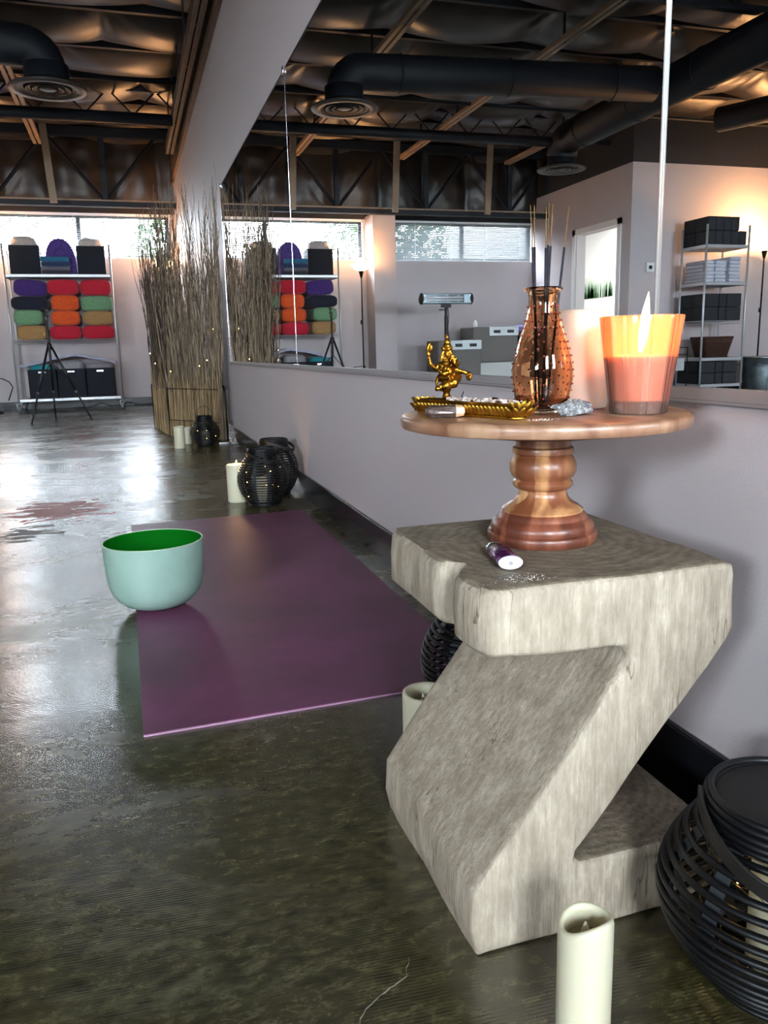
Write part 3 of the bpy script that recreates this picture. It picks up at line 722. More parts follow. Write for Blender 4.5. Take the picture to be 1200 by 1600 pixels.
# amber vase
AMB = bpy.data.materials.new('amber_glass'); AMB.use_nodes = True
p = AMB.node_tree.nodes['Principled BSDF']; p.inputs['Transmission Weight'].default_value = 1; p.inputs['Roughness'].default_value = .02
p.inputs['Base Color'].default_value = (1.0, .66, .44, 1); p.inputs['IOR'].default_value = 1.32
vz_ = thing('glass_vase', (.4495, .830, ZP), 'amber glass bottle vase with raised dots holding dark incense sticks', 'vase')
jc.scale = (.79, .79, .975)
VP = [(0, 0), (.0205, 0), (.0235, .002), (.0265, .008), (.0310, .022), (.0335, .038), (.0335, .050), (.0315, .063), (.0270, .080), (.0215, .096), (.0178, .110), (.0163, .120), (.0160, .130), (.0168, .134), (.0200, .1362), (.0212, .1382), (.0200, .1398), (.0165, .1398),
      (.0140, .137), (.0138, .120), (.0155, .110), (.0192, .096), (.0247, .080), (.0292, .063), (.0312, .050), (.0312, .038), (.0287, .022), (.0240, .008), (0, .006)]
MB().lathe(VP, 64).build('bottle', AMB, vz_, smooth=True, auto=70)
m = MB(); op = VP[:13]
def rad_at(z):
    for a, b in zip(op, op[1:]):
        if a[1] <= z <= b[1] and b[1] > a[1]: return a[0] + (b[0]-a[0])*(z-a[1])/(b[1]-a[1])
    return .016
for j in range(15):
    z = .010 + j*.0078; rr = rad_at(z); nn = 14
    for i in range(nn):
        a = 2*PI*(i + .5*(j % 2))/nn; m.ell(((rr+.0002)*math.cos(a), (rr+.0002)*math.sin(a), z), .0013, nu=8, nv=5)
m.build('raised_dots', mat('dark_amber_dots', S(120, 48, 28), .12, coat=.5), vz_, smooth=True)
vz_.scale = (1.03, 1.03, 1.0)
INC = mat('incense_dark', S(26, 24, 30), .85, col2=S(44, 42, 54), scale=120); BAM = mat('bamboo_stick', S(108, 82, 44), .6)
sticks = [((-.004, -.002), (-.0205, -.004, .236)), ((-.006, .004), (-.0125, .002, .237)), ((.001, -.003), (.0005, -.003, .235)), ((.0035, .000), (.0065, .002, .240)), ((.002, .004), (.0105, .0, .2385)), ((.005, -.002), (.0305, -.002, .2365))]
labs = ['thin incense stick leaning furthest left out of the amber vase', 'incense stick second from the left in the amber vase', 'short incense stick in the middle of the amber vase', 'tallest incense stick in the amber vase', 'golden tipped incense stick just right of the tallest one in the vase', 'incense stick leaning furthest right out of the amber vase']
for (b, e), lb in zip(sticks, labs):
    t = thing('incense_stick', (.4495 + b[0]*.94, .830 + b[1]*.94, ZP+.0085), lb, 'incense stick', group='incense sticks in the amber vase')
    v = Vector((e[0]-b[0], e[1]-b[1], e[2]-.0085))*.955
    MB().tube([v*0, v*.25, v*.80], [.0011, .0014, .0013], 6).build('incense_coating', INC, t, smooth=True)
    MB().tube([v*.80, v], .0005, 6).build('bamboo_core', BAM, t, smooth=True)

# lapis-speckled rock, quartz point, charred dish
STN = mat('speckled_stone', S(176, 174, 168), .7, col2=S(98, 102, 114), scale=260, bump=.8, bscale=260, lo=.4, hi=.6)
def rock(name, loc, r, mt, label, cat, rz=0, seed=0, amp=.35):
    m = MB(); m.ell((0, 0, 0), 1, nu=36, nv=20)
    out = []
    for v in m.v:
        v = Vector(v); k = 1 + amp*noise.noise(v*1.6 + Vector((seed, 0, 0))) + amp*.5*noise.noise(v*4 + Vector((0, seed, 0))) + amp*.2*noise.noise(v*11)
        out.append((v.x*r[0]*k, v.y*r[1]*k, max(0, v.z*r[2]*k + r[2]*.8)))
    m.v = out
    o = m.build(name, mt, loc=loc, smooth=True, auto=35); o.rotation_euler = (0, 0, rz); return tag(o, label, cat)
rock('rough_stone', (.4665, .790, ZP), (.0300, .0125, .0088), STN, 'grey blue speckled rough stone in front of the amber vase', 'stone', .35, 3)
QZ = bpy.data.materials.new('smoky_quartz'); QZ.use_nodes = True
p = QZ.node_tree.nodes['Principled BSDF']; p.inputs['Transmission Weight'].default_value = .75; p.inputs['Roughness'].default_value = .08; p.inputs['Base Color'].default_value = S(150, 128, 122)
AGT = mat('orange_agate', S(214, 150, 96), .4, col2=S(240, 200, 165), scale=90)
q = thing('quartz_point', (.3335, .835, ZP), 'smoky crystal point with an orange facet lying at the left edge of the cake stand', 'crystal', rz=math.radians(-15))
m = MB(); vs = []
for x, s in ((-.0235, .45), (-.017, 1.0), (.010, 1.0)):
    for i in range(6):
        a = PI/3*i + .3; vs.append((x, .0085*s*math.cos(a), .0072 + .0072*s*math.sin(a)))
m.add(vs, [tuple(range(6))[::-1]] + [(j*6+i, j*6+(i+1) % 6, (j+1)*6+(i+1) % 6, (j+1)*6+i) for j in range(2) for i in range(6)] + [tuple(12+i for i in range(6))])
m.build('smoky_body', QZ, q, bevel=.0005)
m = MB(); vs = []
for x, s in ((.0102, 1.0), (.019, .80), (.0205, .45)):
    for i in range(6):
        a = PI/3*i + .3; vs.append((x, .0085*s*math.cos(a), .0072 + .0072*s*math.sin(a)))
m.add(vs, [tuple(range(6))[::-1]] + [(j*6+i, j*6+(i+1) % 6, (j+1)*6+(i+1) % 6, (j+1)*6+i) for j in range(2) for i in range(6)] + [tuple(12+i for i in range(6))])
m.build('orange_facet', AGT, q, bevel=.0004)
CHR = mat('charred_leaf', S(34, 18, 18), .7, col2=S(66, 36, 32), scale=60)
dsh = MB()
n = 40; vs = [(0, 0, .004)]
for k, (rr, zz) in enumerate(((.010, .002), (.019, .003), (.027, .008), (.0285, .010), (.0275, .0085), (.019, .0005), (.0, .0005))):
    for i in range(n):
        a = 2*PI*i/n; w = 1 + (.07*math.sin(5*a) + .05*math.sin(9*a+1))*(k in (2, 3, 4)); vs.append((rr*w*math.cos(a), rr*w*.8*math.sin(a), zz + (.003*math.sin(5*a+1) if k in (2, 3, 4) else 0)))
fs = [(0, 1+i, 1+(i+1) % n) for i in range(n)] + [(1+j*n+i, 1+j*n+(i+1) % n, 1+(j+1)*n+(i+1) % n, 1+(j+1)*n+i) for j in range(6) for i in range(n)]
dsh.add(vs, fs); o = dsh.build('smudge_dish', CHR, loc=(.436, .918, ZP), smooth=True); tag(o, 'small charred dark brown dish behind the golden incense tray', 'dish')

# golden boat-shaped incense tray with lotus ends
GOLD = mat('bright_gold', S(190, 152, 60), .34, 1.0, col2=S(150, 104, 28), scale=120, lo=.45, hi=.7)
a0 = Vector((.337, .918)); a1 = Vector((.394, .772)); dv = (a1-a0); ang = math.atan2(dv.y, dv.x); Lb = dv.length + .02
bt = thing('incense_tray', ((a0.x+a1.x)/2, (a0.y+a1.y)/2, ZP), 'long golden boat-shaped incense tray with lotus petal ends on the cake stand', 'incense tray', rz=ang)
hl = Lb/2
def stad(hl, w, z, n=16, sx=1):
    out = []
    for i in range(n+1):
        a = -PI/2 + PI*i/n; out.append((hl - w + w*math.cos(a), w*math.sin(a), z))
    for i in range(n+1):
        a = PI/2 + PI*i/n; out.append((-hl + w + w*math.cos(a), w*math.sin(a), z))
    return out
layers = [(hl-.006, .0125, 0), (hl-.006, .0130, .0018), (hl-.009, .0108, .003), (hl-.005, .0135, .0085), (hl-.002, .0160, .0125), (hl-.003, .0148, .0128), (hl-.008, .0110, .0085)]
vs = []; 
for l_, w_, z_ in layers: vs += stad(l_, w_, z_)
k = len(stad(1, .1, 0)); fs = [(j*k+i, j*k+(i+1) % k, (j+1)*k+(i+1) % k, (j+1)*k+i) for j in range(len(layers)-1) for i in range(k)]
fs += [tuple(range(k))[::-1], tuple((len(layers)-1)*k+i for i in range(k))]
m = MB(); m.add(vs, fs); m.build('tray_body', GOLD, bt, smooth=True, auto=60)
m = MB()
def petal(m, cx, cy, a, s, zb, lean):
    M = Matrix.Translation((cx, cy, zb)) @ Matrix.Rotation(a, 4, 'Z') @ Matrix.Rotation(lean, 4, 'Y')
    vs = []; n = 6; k = 5
    for j in range(n+1):
        t = j/n; w = s*.55*math.sin(PI*min(1, .18+t*.82))**.8
        for i in range(k):
            u = -1 + 2*i/(k-1); vs.append((.0015*(1-u*u) + .12*s*t*t, u*w, s*1.15*t))
    m.add(vs, [(j*k+i, j*k+i+1, (j+1)*k+i+1, (j+1)*k+i) for j in range(n) for i in range(k-1)], M)
N = 24
for i in range(N):
    x = -hl+.018 + (2*hl-.036)*i/(N-1)
    for sgn in (1, -1): petal(m, x, sgn*.0118, sgn*PI/2, .0078, .0032, math.radians(28))
for e in (1, -1):
    for row, (rr, s, zb, ln) in enumerate(((.0118, .0085, .0028, 40), (.0105, .0100, .0045, 24))):
        for i in range(7 + row):
            a = -PI/2 + PI*(i + .5*row)/(6+row) if e > 0 else PI/2 + PI*(i + .5*row)/(6+row)
            petal(m, e*(hl-.014) + rr*math.cos(a), rr*math.sin(a), a, s, zb, math.radians(ln))
m.build('lotus_petals', GOLD, bt, smooth=True); bt.scale = (1, 1, 1.35)
m = MB(); m.ring(.0125, .0010, .0012, 32, 6, (hl-.017, 0)); m.build('foot_rim', GOLD, bt, smooth=True)
m = MB()
CRY = mat('white_crystal_chips', S(224, 208, 196), .3, col2=S(170, 140, 128), scale=60, sss=.2)
for i in range(110):
    x = R_.uniform(-.035, hl-.016); y = R_.uniform(-.009, .009); s = R_.uniform(.0012, .0030)
    m.rbox(x, y, .0135 + R_.uniform(0, .0055), s*R_.uniform(1, 3.0), s, s, rz=R_.random()*3, rx=R_.random(), ry=R_.uniform(-.7, .7))
c = m.build('crystal_chips', CRY)
c.location = bt.location; c.rotation_euler = bt.rotation_euler
tag(c, 'small white and pink crystal chips heaped in the golden tray', 'crystals', kind='stuff')
p0 = Vector((a0.x*.62+a1.x*.38, a0.y*.62+a1.y*.38, ZP+.009))
o = MB().tube([(0, 0, 0), (.0125, .012, .0165)], .0008, 6).build('spent_incense_stick', INC, loc=p0); tag(o, 'short burnt incense stick poking up from the golden tray', 'incense stick')
m = MB()
for i in range(70):
    m.rbox(R_.gauss(0, .010), R_.gauss(0, .005), 0, .0007, .0007, .0004, rz=R_.random()*3)
tag(m.build('ash_crumbs', ASH, loc=(.408, .752, ZP+.0002)), 'pale ash crumbs on the cake stand beside the tray end', 'ash', kind='stuff')

# dancing elephant-headed figurine
def figurine():
    t = thing('brass_figurine', (.386, .968, ZP), 'golden dancing elephant-headed figurine with raised arms behind the incense tray', 'figurine')
    s = .1045
    m = MB()
    E = lambda x, y, z, a, b, c, M=None: m.ell((x*s, y*s, z*s), (a*s, b*s, c*s), M)
    T = lambda pts, rad: m.tube([Vector(q)*s for q in pts], [r*s for r in rad], 10)
    m.lathe([(0, 0), (.17*s, 0), (.17*s, .03*s), (.13*s, .05*s), (.115*s, .08*s), (.14*s, .10*s), (.12*s, .12*s), (0, .12*s)], 28)
    # standing leg
    T([(.0, 0, .10), (.01, -.01, .20), (-.01, -.02, .30), (.0, 0, .40)], [.070, .062, .082, .105]); E(.01, -.03, .125, .085, .10, .03)
    m.ring(.066*s, .16*s, .012*s, 18, 6, (.01*s, -.005*s)); m.ring(.078*s, .245*s, .012*s, 18, 6, (0, -.015*s))
    # raised bent leg crossing in front
    T([(.07, -.02, .42), (.16, -.12, .40), (.08, -.17, .34), (-.10, -.16, .30), (-.185, -.14, .28)], [.095, .085, .068, .055, .048]); E(-.215, -.15, .275, .055, .05, .036)
    m.ring(.06*s, 0, .012*s, 18, 6, M=Matrix.Translation((-.13*s, -.155*s, .295*s)) @ Matrix.Rotation(PI/2-.2, 4, 'Y'))
    # hips, belly, chest
    E(0, 0, .42, .155, .12, .085); E(.0, -.05, .49, .14, .125, .10); E(-.01, -.005, .575, .125, .09, .085); E(-.01, -.05, .60, .06, .05, .03)
    # sash
    T([(-.14, -.03, .60), (-.02, -.15, .53), (.13, -.09, .45)], [.018, .020, .018]); T([(-.13, .0, .43), (0, -.15, .405), (.14, -.02, .43)], [.022, .026, .022])
    T([(-.13, .02, .42), (-.17, .0, .34), (-.15, -.02, .27)], [.03, .026, .01]); T([(.13, .02, .42), (.17, .0, .35), (.16, 0, .28)], [.03, .026, .01])
    # head, ears, trunk, tusk
    E(.03, -.02, .715, .085, .085, .088); E(.055, -.07, .735, .05, .045, .04); E(.0, .0, .66, .10, .08, .05)
    Mx = Matrix.Rotation(.25, 4, 'Y'); E(-.075, -.03, .68, .035, .022, .085, Mx); E(.115, .01, .69, .03, .02, .07)
    T([(.07, -.09, .70), (.10, -.12, .64), (.105, -.13, .58), (.14, -.13, .56), (.185, -.12, .585), (.19, -.12, .615)], [.042, .036, .03, .026, .021, .015])
    T([(.05, -.11, .66), (.02, -.135, .625)], [.015, .006])
    # crown
    m.lathe([(.088*s, .77*s), (.092*s, .785*s), (.085*s, .80*s), (.072*s, .81*s), (.078*s, .83*s), (.064*s, .85*s), (.052*s, .865*s), (.056*s, .885*s), (.038*s, .91*s), (.024*s, .93*s), (.028*s, .95*s), (.014*s, .975*s), (.002*s, 1.0*s)], 20, (.022*s, -.015*s, 0))
    for i in range(9):
        a = 2*PI*i/9; E(.022+.088*math.cos(a), -.015+.088*math.sin(a), .80, .016, .016, .022)
    # back raised arm with an axe-like attribute
    T([(-.10, .01, .58), (-.20, .0, .53), (-.285, -.01, .60), (-.31, -.01, .70)], [.045, .038, .034, .026]); E(-.31, -.02, .725, .036, .028, .036)
    T([(-.325, -.02, .74), (-.33, -.02, .80), (-.30, -.02, .86), (-.275, -.02, .895)], [.02, .032, .026, .006]); E(-.265, -.02, .80, .03, .014, .05)
    m.ring(.040*s, 0, .010*s, 16, 6, M=Matrix.Translation((-.20*s, 0, .53*s)) @ Matrix.Rotation(PI/2-.2, 4, 'Y'))
    # lower left arm
    T([(-.09, -.04, .55), (-.16, -.09, .50), (-.11, -.15, .46), (-.03, -.17, .48)], [.042, .036, .03, .025])
    # right arms
    T([(.10, -.01, .57), (.17, -.05, .56), (.16, -.11, .60), (.13, -.13, .64)], [.042, .036, .028, .022]); E(.13, -.14, .655, .03, .025, .025)
    T([(.10, .0, .54), (.20, -.03, .50), (.30, -.07, .475), (.36, -.09, .455)], [.042, .036, .031, .026]); E(.38, -.10, .44, .042, .03, .042)
    m.lathe([(0, -.022*s), (.050*s, -.022*s), (.056*s, 0), (.050*s, .022*s), (.028*s, .024*s), (.02*s, .016*s), (0, .016*s)], 20, M=Matrix.Translation((.375*s, -.115*s, .415*s)) @ Matrix.Rotation(PI/2, 4, 'X'))
    for x, z in ((-.06, .57), (-.02, .555), (.02, .56), (.055, .575)): E(x, -.11, z, .016, .016, .016)
    o = m.build('body', BRASS, t, smooth=True)
    r = o.modifiers.new('unite', 'REMESH'); r.mode = 'VOXEL'; r.voxel_size = .00085; r.use_smooth_shade = True
    tx = bpy.data.textures.new('chasing', 'CLOUDS'); tx.noise_scale = .0030; d = o.modifiers.new('chasing', 'DISPLACE'); d.texture = tx; d.strength = .0013; d.texture_coords = 'LOCAL'
    o.scale = (.72, .85, .91)
figurine()

# ---------------------------------------------------------------- lanterns
FAIRY = mat('warm_fairy_bulb', S(255, 200, 90), .4, emit=(1, .62, .18, 1), estr=14)
WIRE = mat('fine_copper_wire', S(170, 150, 110), .3, .8)
def lantern(loc, label, H=.215, rb=.062, rm=.106, rt=.060, nr=17, handle='down', hr=0.0):
    t = thing('rattan_lantern', loc, label, 'lantern', rz=hr, group='black rattan lanterns')
    prof = lambda u: (rb*(1-u) + rt*u) + (rm - (rb+rt)/2)*math.sin(PI*min(1, u*1.02))**.85
    m = MB()
    for i in range(nr):
        u = .02 + .90*i/(nr-1); z = .006 + (H-.03)*u
        ph = R_.random()*6
        m.ring(prof(u), z, .0031 if H > .21 else .0037, 56, 6)
    m.build('rattan_rings', RATTAN, t, smooth=True)
    m = MB(); ns = 10
    for k in range(ns):
        a = 2*PI*k/ns + .2; vs = []; n = 20
        for i in range(n+1):
            u = i/n; rr = prof(u) - .0042; z = .006 + (H-.03)*u; da = .0075/rr
            for q in (-da, da): vs.append((rr*math.cos(a+q), rr*math.sin(a+q), z)); 
            for q in (-da, da): vs.append(((rr-.0018)*math.cos(a+q), (rr-.0018)*math.sin(a+q), z))
        fs = []
        for i in range(n):
            b = 4*i; fs += [(b, b+1, b+5, b+4), (b+2, b+6, b+7, b+3), (b, b+4, b+6, b+2), (b+1, b+3, b+7, b+5)]
        m.add(vs, fs)
    m.build('upright_bands', mat('dull_black_band', S(44, 48, 52), .45), t)
    m = MB(); m.lathe([(0, 0), (rb+.004, 0), (rb+.006, .004), (rb+.004, .009), (0, .009)], 48); m.build('bottom_disc', RATTAN, t, smooth=True, auto=40)
    m = MB()
    for i, (rr, zz) in enumerate(((rt+.004, H-.030), (rt+.005, H-.023), (rt+.005, H-.016), (rt+.003, H-.009), (rt, H-.0035))): m.ring(rr, zz, .0042, 56, 8)
    m.lathe([(rt+.003, H-.030), (rt+.003, H-.006), (rt-.004, H-.004), (rt-.004, H-.030), (rt+.003, H-.030)], 48, cap=False)
    m.build('neck_rim', RATTAN, t, smooth=True)
    MB().lathe([(0, H-.012), (rt-.005, H-.012), (rt-.005, H-.0055), (rt-.009, H-.0045), (0, H-.0045)], 48).build('lid', mat('lid_black', S(26, 24, 24), .55), t, smooth=True, auto=40)
    m = MB(); n = 28
    if handle == 'up': pts = [((rt+.006)*math.cos(PI*i/n)*(1+.12*math.sin(PI*i/n)), .012*math.sin(PI*i/n), H-.018 + .082*math.sin(PI*i/n)) for i in range(n+1)]
    else: pts = [((rt+.009)*math.cos(PI*i/n)*1.02, -(rm*.98)*math.sin(PI*i/n)**.9*.92, H-.012 - .036*math.sin(PI*i/n)**1.4) for i in range(n+1)]
    vs = []
    for i, pnt in enumerate(pts):
        pnt = Vector(pnt); tg = (Vector(pts[min(i+1, n)]) - Vector(pts[max(i-1, 0)])).normalized()
        w = (Vector((0, 1, .0)) if handle == 'up' else Vector((0, -.25, .97))); w = (w - tg*w.dot(tg)).normalized()*(.0065 if H > .205 else .0095); h_ = tg.cross(w).normalized()*.0016
        vs += [pnt-w-h_, pnt+w-h_, pnt+w+h_, pnt-w+h_]
    m.add(vs, [(4*i+j, 4*i+(j+1) % 4, 4*i+4+(j+1) % 4, 4*i+4+j) for i in range(n) for j in range(4)] + [(0, 3, 2, 1), (4*n, 4*n+1, 4*n+2, 4*n+3)])
    m.build('carry_handle', mat('handle_black', S(30, 27, 26), .5), t, bevel=.0006)
    return t
def fairy(loc, R, H, label, n=14, seed=1):
    rr = random.Random(seed); t = thing('fairy_lights', loc, label, 'string lights')
    pts = []; 
    for i in range(n*4):
        a = i*.62 + rr.uniform(-.2, .2); q = R*(.62 + .3*rr.random()); pts.append((q*math.cos(a), q*math.sin(a), H*(.18 + .6*abs(math.sin(i*.21 + seed)))))
    sm = []
    for i in range(len(pts)-1):
        for k in range(4):
            u = k/4; sm.append(tuple(pts[i][j]*(1-u) + pts[i+1][j]*u for j in range(3)))
    MB().tube(sm, .0004, 5).build('wire', WIRE, t, smooth=True)
    for i in range(0, len(pts), 4):
        m = MB(); m.ell(pts[i], (.0013, .0013, .002), nu=8, nv=6)
        for k in range(3): v = Vector((rr.uniform(-1, 1), rr.uniform(-1, 1), rr.uniform(-1, 1))).normalized()*.0024; m.tube([Vector(pts[i]), Vector(pts[i])+v], [.0012, .0004], 5)
        m.build('bulb', FAIRY, t, smooth=True)
lan = (.574, .556, 0)
lantern(lan, 'large black rattan lantern at the right front of the stool, cropped by the frame', .200, .066, .1145, .070, 14, 'down', math.radians(-35))
flameless('flameless_candle', (lan[0]+.004, lan[1]+.002, .0095), 'white flameless candle inside the large front lantern', .030, .115, .006, .5)
fairy((lan[0], lan[1], .01), .085, .17, 'tiny warm fairy lights coiled inside the large front lantern', 16, 3)
lantern((.545, 1.205, 0), 'black rattan lantern behind the stool, mostly hidden by its slanted leg', .215, hr=.4)
lantern((.498, 3.320, 0), 'round black lantern beside the lit pillar candle at the far end of the mat', .238, .060, .106, .058, 19, 'down', .2)
flameless('flameless_candle', (.498, 3.320, .0095), 'white candle glowing pale inside the lantern beside the pillar candle', .030, .110, .004, .5, tip=False)
fairy((.498, 3.320, .01), .088, .19, 'fairy lights inside the lantern beside the pillar candle', 14, 5)
lantern((.585, 3.545, 0), 'black lantern by the wall, just behind the one beside the pillar candle', .250, .060, .106, .060, 19, 'down', 1.0)
lantern((.468, 5.70, 0), 'black lantern with an upright handle loop before the willow screen', .2055, .056, .102, .050, 16, 'up', 0)
flameless('flameless_candle', (.472, 5.70, .0095), 'small white candle inside the lantern before the willow screen', .028, .085, .004, .5, tip=False)
fairy((.468, 5.70, .01), .085, .13, 'fairy lights inside the lantern before the willow screen', 8, 8)

# ---------------------------------------------------------------- mat and bowl
def mat_mat():
    m = mat('plum_mat_rubber', S(118, 64, 96), .45, col2=S(96, 58, 78), scale=3.0, spec=.5, lo=.38, hi=.62)
    n = m.node_tree.nodes; L = m.node_tree.links; p = n['Principled BSDF']
    tc = n.new('ShaderNodeTexCoord'); v = n.new('ShaderNodeTexNoise'); v.inputs['Scale'].default_value = 900; L.new(tc.outputs['Object'], v.inputs['Vector'])
    b = n.new('ShaderNodeBump'); b.inputs['Strength'].default_value = .25; b.inputs['Distance'].default_value = .001; L.new(v.outputs['Fac'], b.inputs['Height']); L.new(b.outputs[0], p.inputs['Normal'])
    return m
t = thing('yoga_mat', (0, 0, 0), 'plum purple yoga mat unrolled on the concrete floor', 'yoga mat')
def quadslab(m, P, z0, z1, n=24):
    a, b, c, d = [Vector(q) for q in P]; vs = []
    for z in (z0, z1):
        for j in range(n+1):
            for i in range(2):
                u = i; v = j/n; q = (a*(1-u)+b*u)*(1-v) + (d*(1-u)+c*u)*v; vs.append((q.x, q.y, z))
    k = 2*(n+1); fs = []
    for j in range(n): fs += [(2*j, 2*j+2, 2*j+3, 2*j+1), (k+2*j, k+2*j+1, k+2*j+3, k+2*j+2), (2*j, k+2*j, k+2*j+2, 2*j+2), (2*j+1, 2*j+3, k+2*j+3, k+2*j+1)]
    fs += [(0, 1, k+1, k), (2*n, k+2*n, k+2*n+1, 2*n+1)]; m.add(vs, fs)
MC = [(-.028, 1.311), (.618, 1.330), (.616, 3.112), (-.042, 3.092)]
m = MB(); quadslab(m, MC, .0002, .0042); m.build('mat_surface', mat_mat(), t, bevel=.0008)
m = MB(); q = [(a[0]-.0003, a[1]-.0009) if i < 2 else a for i, a in enumerate(MC)]
m.box(-.028, .618, -.0004, .0002, .0004, .0034, Matrix.Translation((0, 1.3103, 0)) @ Matrix.Rotation(math.atan2(.019, .646), 4, 'Z'))
m.build('mat_edge', mat('pink_core_layer', S(150, 112, 138), .6), t)
BO = mat('frosted_mint', S(176, 204, 192), .62, col2=S(158, 190, 178), scale=9, bump=.15, bscale=220, lo=.35, hi=.65)
BI = mat('emerald_lining', S(4, 112, 20), .8, spec=.1)
def translucent(m, k, col):
    nt = m.node_tree; n = nt.nodes; L = nt.links; p = n['Principled BSDF']; o = n['Material Output']
    t = n.new('ShaderNodeBsdfTranslucent'); t.inputs[0].default_value = col; x = n.new('ShaderNodeMixShader'); x.inputs[0].default_value = k
    L.new(p.outputs[0], x.inputs[1]); L.new(t.outputs[0], x.inputs[2]); L.new(x.outputs[0], o.inputs['Surface'])
translucent(BO, .3, S(240, 250, 248)); translucent(BI, .4, S(12, 150, 34))
bw = thing('singing_bowl', (.021, 2.035, .0044), 'large frosted mint crystal singing bowl with an emerald inside on the mat corner', 'bowl')
out = [(0, 0), (.034, .0005), (.058, .004), (.082, .012), (.101, .026), (.113, .043), (.119, .062), (.1225, .085), (.1255, .12), (.1275, .158), (.128, .164)]
inn = [(.128, .164), (.1268, .1655), (.1245, .1655), (.1235, .164)]
inn2 = [(.1235, .164), (.1225, .155), (.1215, .12), (.1185, .085), (.114, .064), (.106, .045), (.092, .029), (.074, .017), (.05, .009), (.028, .006), (0, .0055)]
bw.scale = (.96, .96, 1.045)
MB().lathe(out, 80, cap=False).build('bowl_outside', BO, bw, smooth=True)
MB().lathe(inn, 80, cap=False).build('bowl_rim', mat('pale_green_rim', S(172, 200, 165), .4), bw, smooth=True)
MB().lathe(inn2, 80, cap=False).build('bowl_lining', BI, bw, smooth=True)

# ---------------------------------------------------------------- willow screen
WIL = mat('willow_twig', S(150, 130, 104), .6, col2=S(74, 61, 50), scale=60, stretch=(1, 1, .03), lo=.40, hi=.60); WIL_SHADED = mat('willow_twig_shaded', S(104, 86, 70), .65, col2=S(50, 41, 35), scale=60, stretch=(1, 1, .03), lo=.40, hi=.60)  # second, darker twig colour paints in the backlit shade of the left panel
t = thing('willow_screen', (.30, 6.48, 0), 'tall folding screen of wavy willow twigs against the right wall', 'screen')
def panel(A, Bp, n, seed, mt, hmin, hmax, flare):
    rr = random.Random(seed); A = Vector(A); Bp = Vector(Bp); d = Bp-A; Ln = d.length; u = d.normalized(); nn = Vector((-u.y, u.x))
    m = MB()
    lim = lambda v: v if v < .33 else .33 + .05*(1 - math.exp(-(v-.33)/.05))
    for i in range(n):
        s = rr.random(); p = A + u*(Ln*s); off = rr.uniform(-.035, .035); H = hmin + (hmax-hmin)*rr.random()**1.15
        k = 17; pts = []; rad = []; f1 = rr.uniform(2.2, 4.0); f2 = rr.uniform(5, 9); ph = rr.uniform(0, 6); ph2 = rr.uniform(0, 6); am = rr.uniform(.010, .026)
        drift = (s-.5)*flare*Ln + rr.gauss(0, .045); dn = rr.gauss(0, .06); r0 = rr.uniform(.0036, .0058)
        for j in range(k):
            q = j/(k-1); z = H*q; w = am*min(1, max(0, (z-.30)/.4))
            sx = drift*max(0, (z-.3)/1.4) + w*math.sin(f1*z*2+ph) + .45*w*math.sin(f2*z*2+ph2)
            sn = off*(1 - .3*q) + dn*max(0, (z-.3)/1.4) + w*.8*math.sin(f1*z*2.3+ph2)
            pt = p + u*sx + nn*sn; pts.append((lim(pt.x), pt.y, z)); rad.append(r0*(1 - .72*q**1.5))
        m.tube(pts, rad, 5, cap=False)
        for _ in range(rr.choice((0, 1, 2, 2))):
            j = rr.randint(9, 14); b = Vector(pts[j]); e = b + Vector((rr.uniform(-.07, .07), rr.uniform(-.07, .07), rr.uniform(.14, .34))); md = (b+e)/2 + Vector((rr.uniform(-.02, .02), rr.uniform(-.02, .02), 0))
            e.x = lim(e.x); m.tube([b, md, e], [.0022, .0018, .0009], 3, cap=False)
    return m.build('twig_panel', mt, t, smooth=True)
panel((-.085, .83), (.0, .02), 125, 11, WIL_SHADED, 1.12, 1.84, .42)
panel((.0, .0), (.335, -.50), 165, 12, WIL, 1.15, 1.86, .20)
RD = mat('dry_reed', S(182, 154, 112), .75, col2=S(112, 88, 60), scale=70, stretch=(1, 1, .04), lo=.38, hi=.62)
def reeds(A, Bp, n, seed):
    rr = random.Random(seed); A = Vector(A); Bp = Vector(Bp); d = Bp-A; Ln = d.length; u = d.normalized(); nn = Vector((-u.y, u.x)); m = MB()
    for i in range(n):
        s = (i + rr.random())/n; p = A + u*(Ln*s) + nn*rr.choice((-.040, -.034, .034, .04)); H = rr.uniform(.34, .50)*(1 if rr.random() < .8 else 1.25); a = rr.gauss(0, .02)
        q = p + u*a; m.tube([(p.x, p.y, .004), ((p.x+q.x)/2 + rr.uniform(-.004, .004), (p.y+q.y)/2, H*.5), (q.x, q.y, H)], [.0034, .003, .0018], 4, cap=False)
    m.build('reed_base', RD, t, smooth=True)
reeds((-.085, .83), (.0, .02), 130, 5); reeds((.0, .0), (.335, -.50), 170, 6)
m = MB()
for A, Bp in (((-.085, .83), (.0, .02)), ((.0, .0), (.335, -.50))):
    A = Vector(A); Bp = Vector(Bp); nn = (Bp-A).normalized(); nn = Vector((-nn.y, nn.x))
    for z in (.13, .37):
        for s in (-.044, .044): m.tube([(A.x+nn.x*s, A.y+nn.y*s, z), (Bp.x+nn.x*s, Bp.y+nn.y*s, z)], .0025, 5)
    m.tube([(A.x-nn.x*.044, A.y-nn.y*.044, 0), (A.x-nn.x*.044, A.y-nn.y*.044, .38)], .004, 6)
m.tube([(.352, -.52, 0), (.350, -.52, .36), (.345, -.50, .39), (.325, -.48, .39)], .007, 8)
m.build('binding_frame', BLACKMET, t)
fl2 = thing('fairy_lights', (.30, 6.48, 0), 'dim warm fairy bulbs tangled in the willow screen', 'string lights')
spots = [(-.13, .42, .64), (-.10, .30, .56), (.0, .0, .50), (.19, -.36, .54), (.24, -.44, .58), (.30, -.40, .80)]
MB().tube(spots, .0005, 4).build('wire', WIRE, fl2)
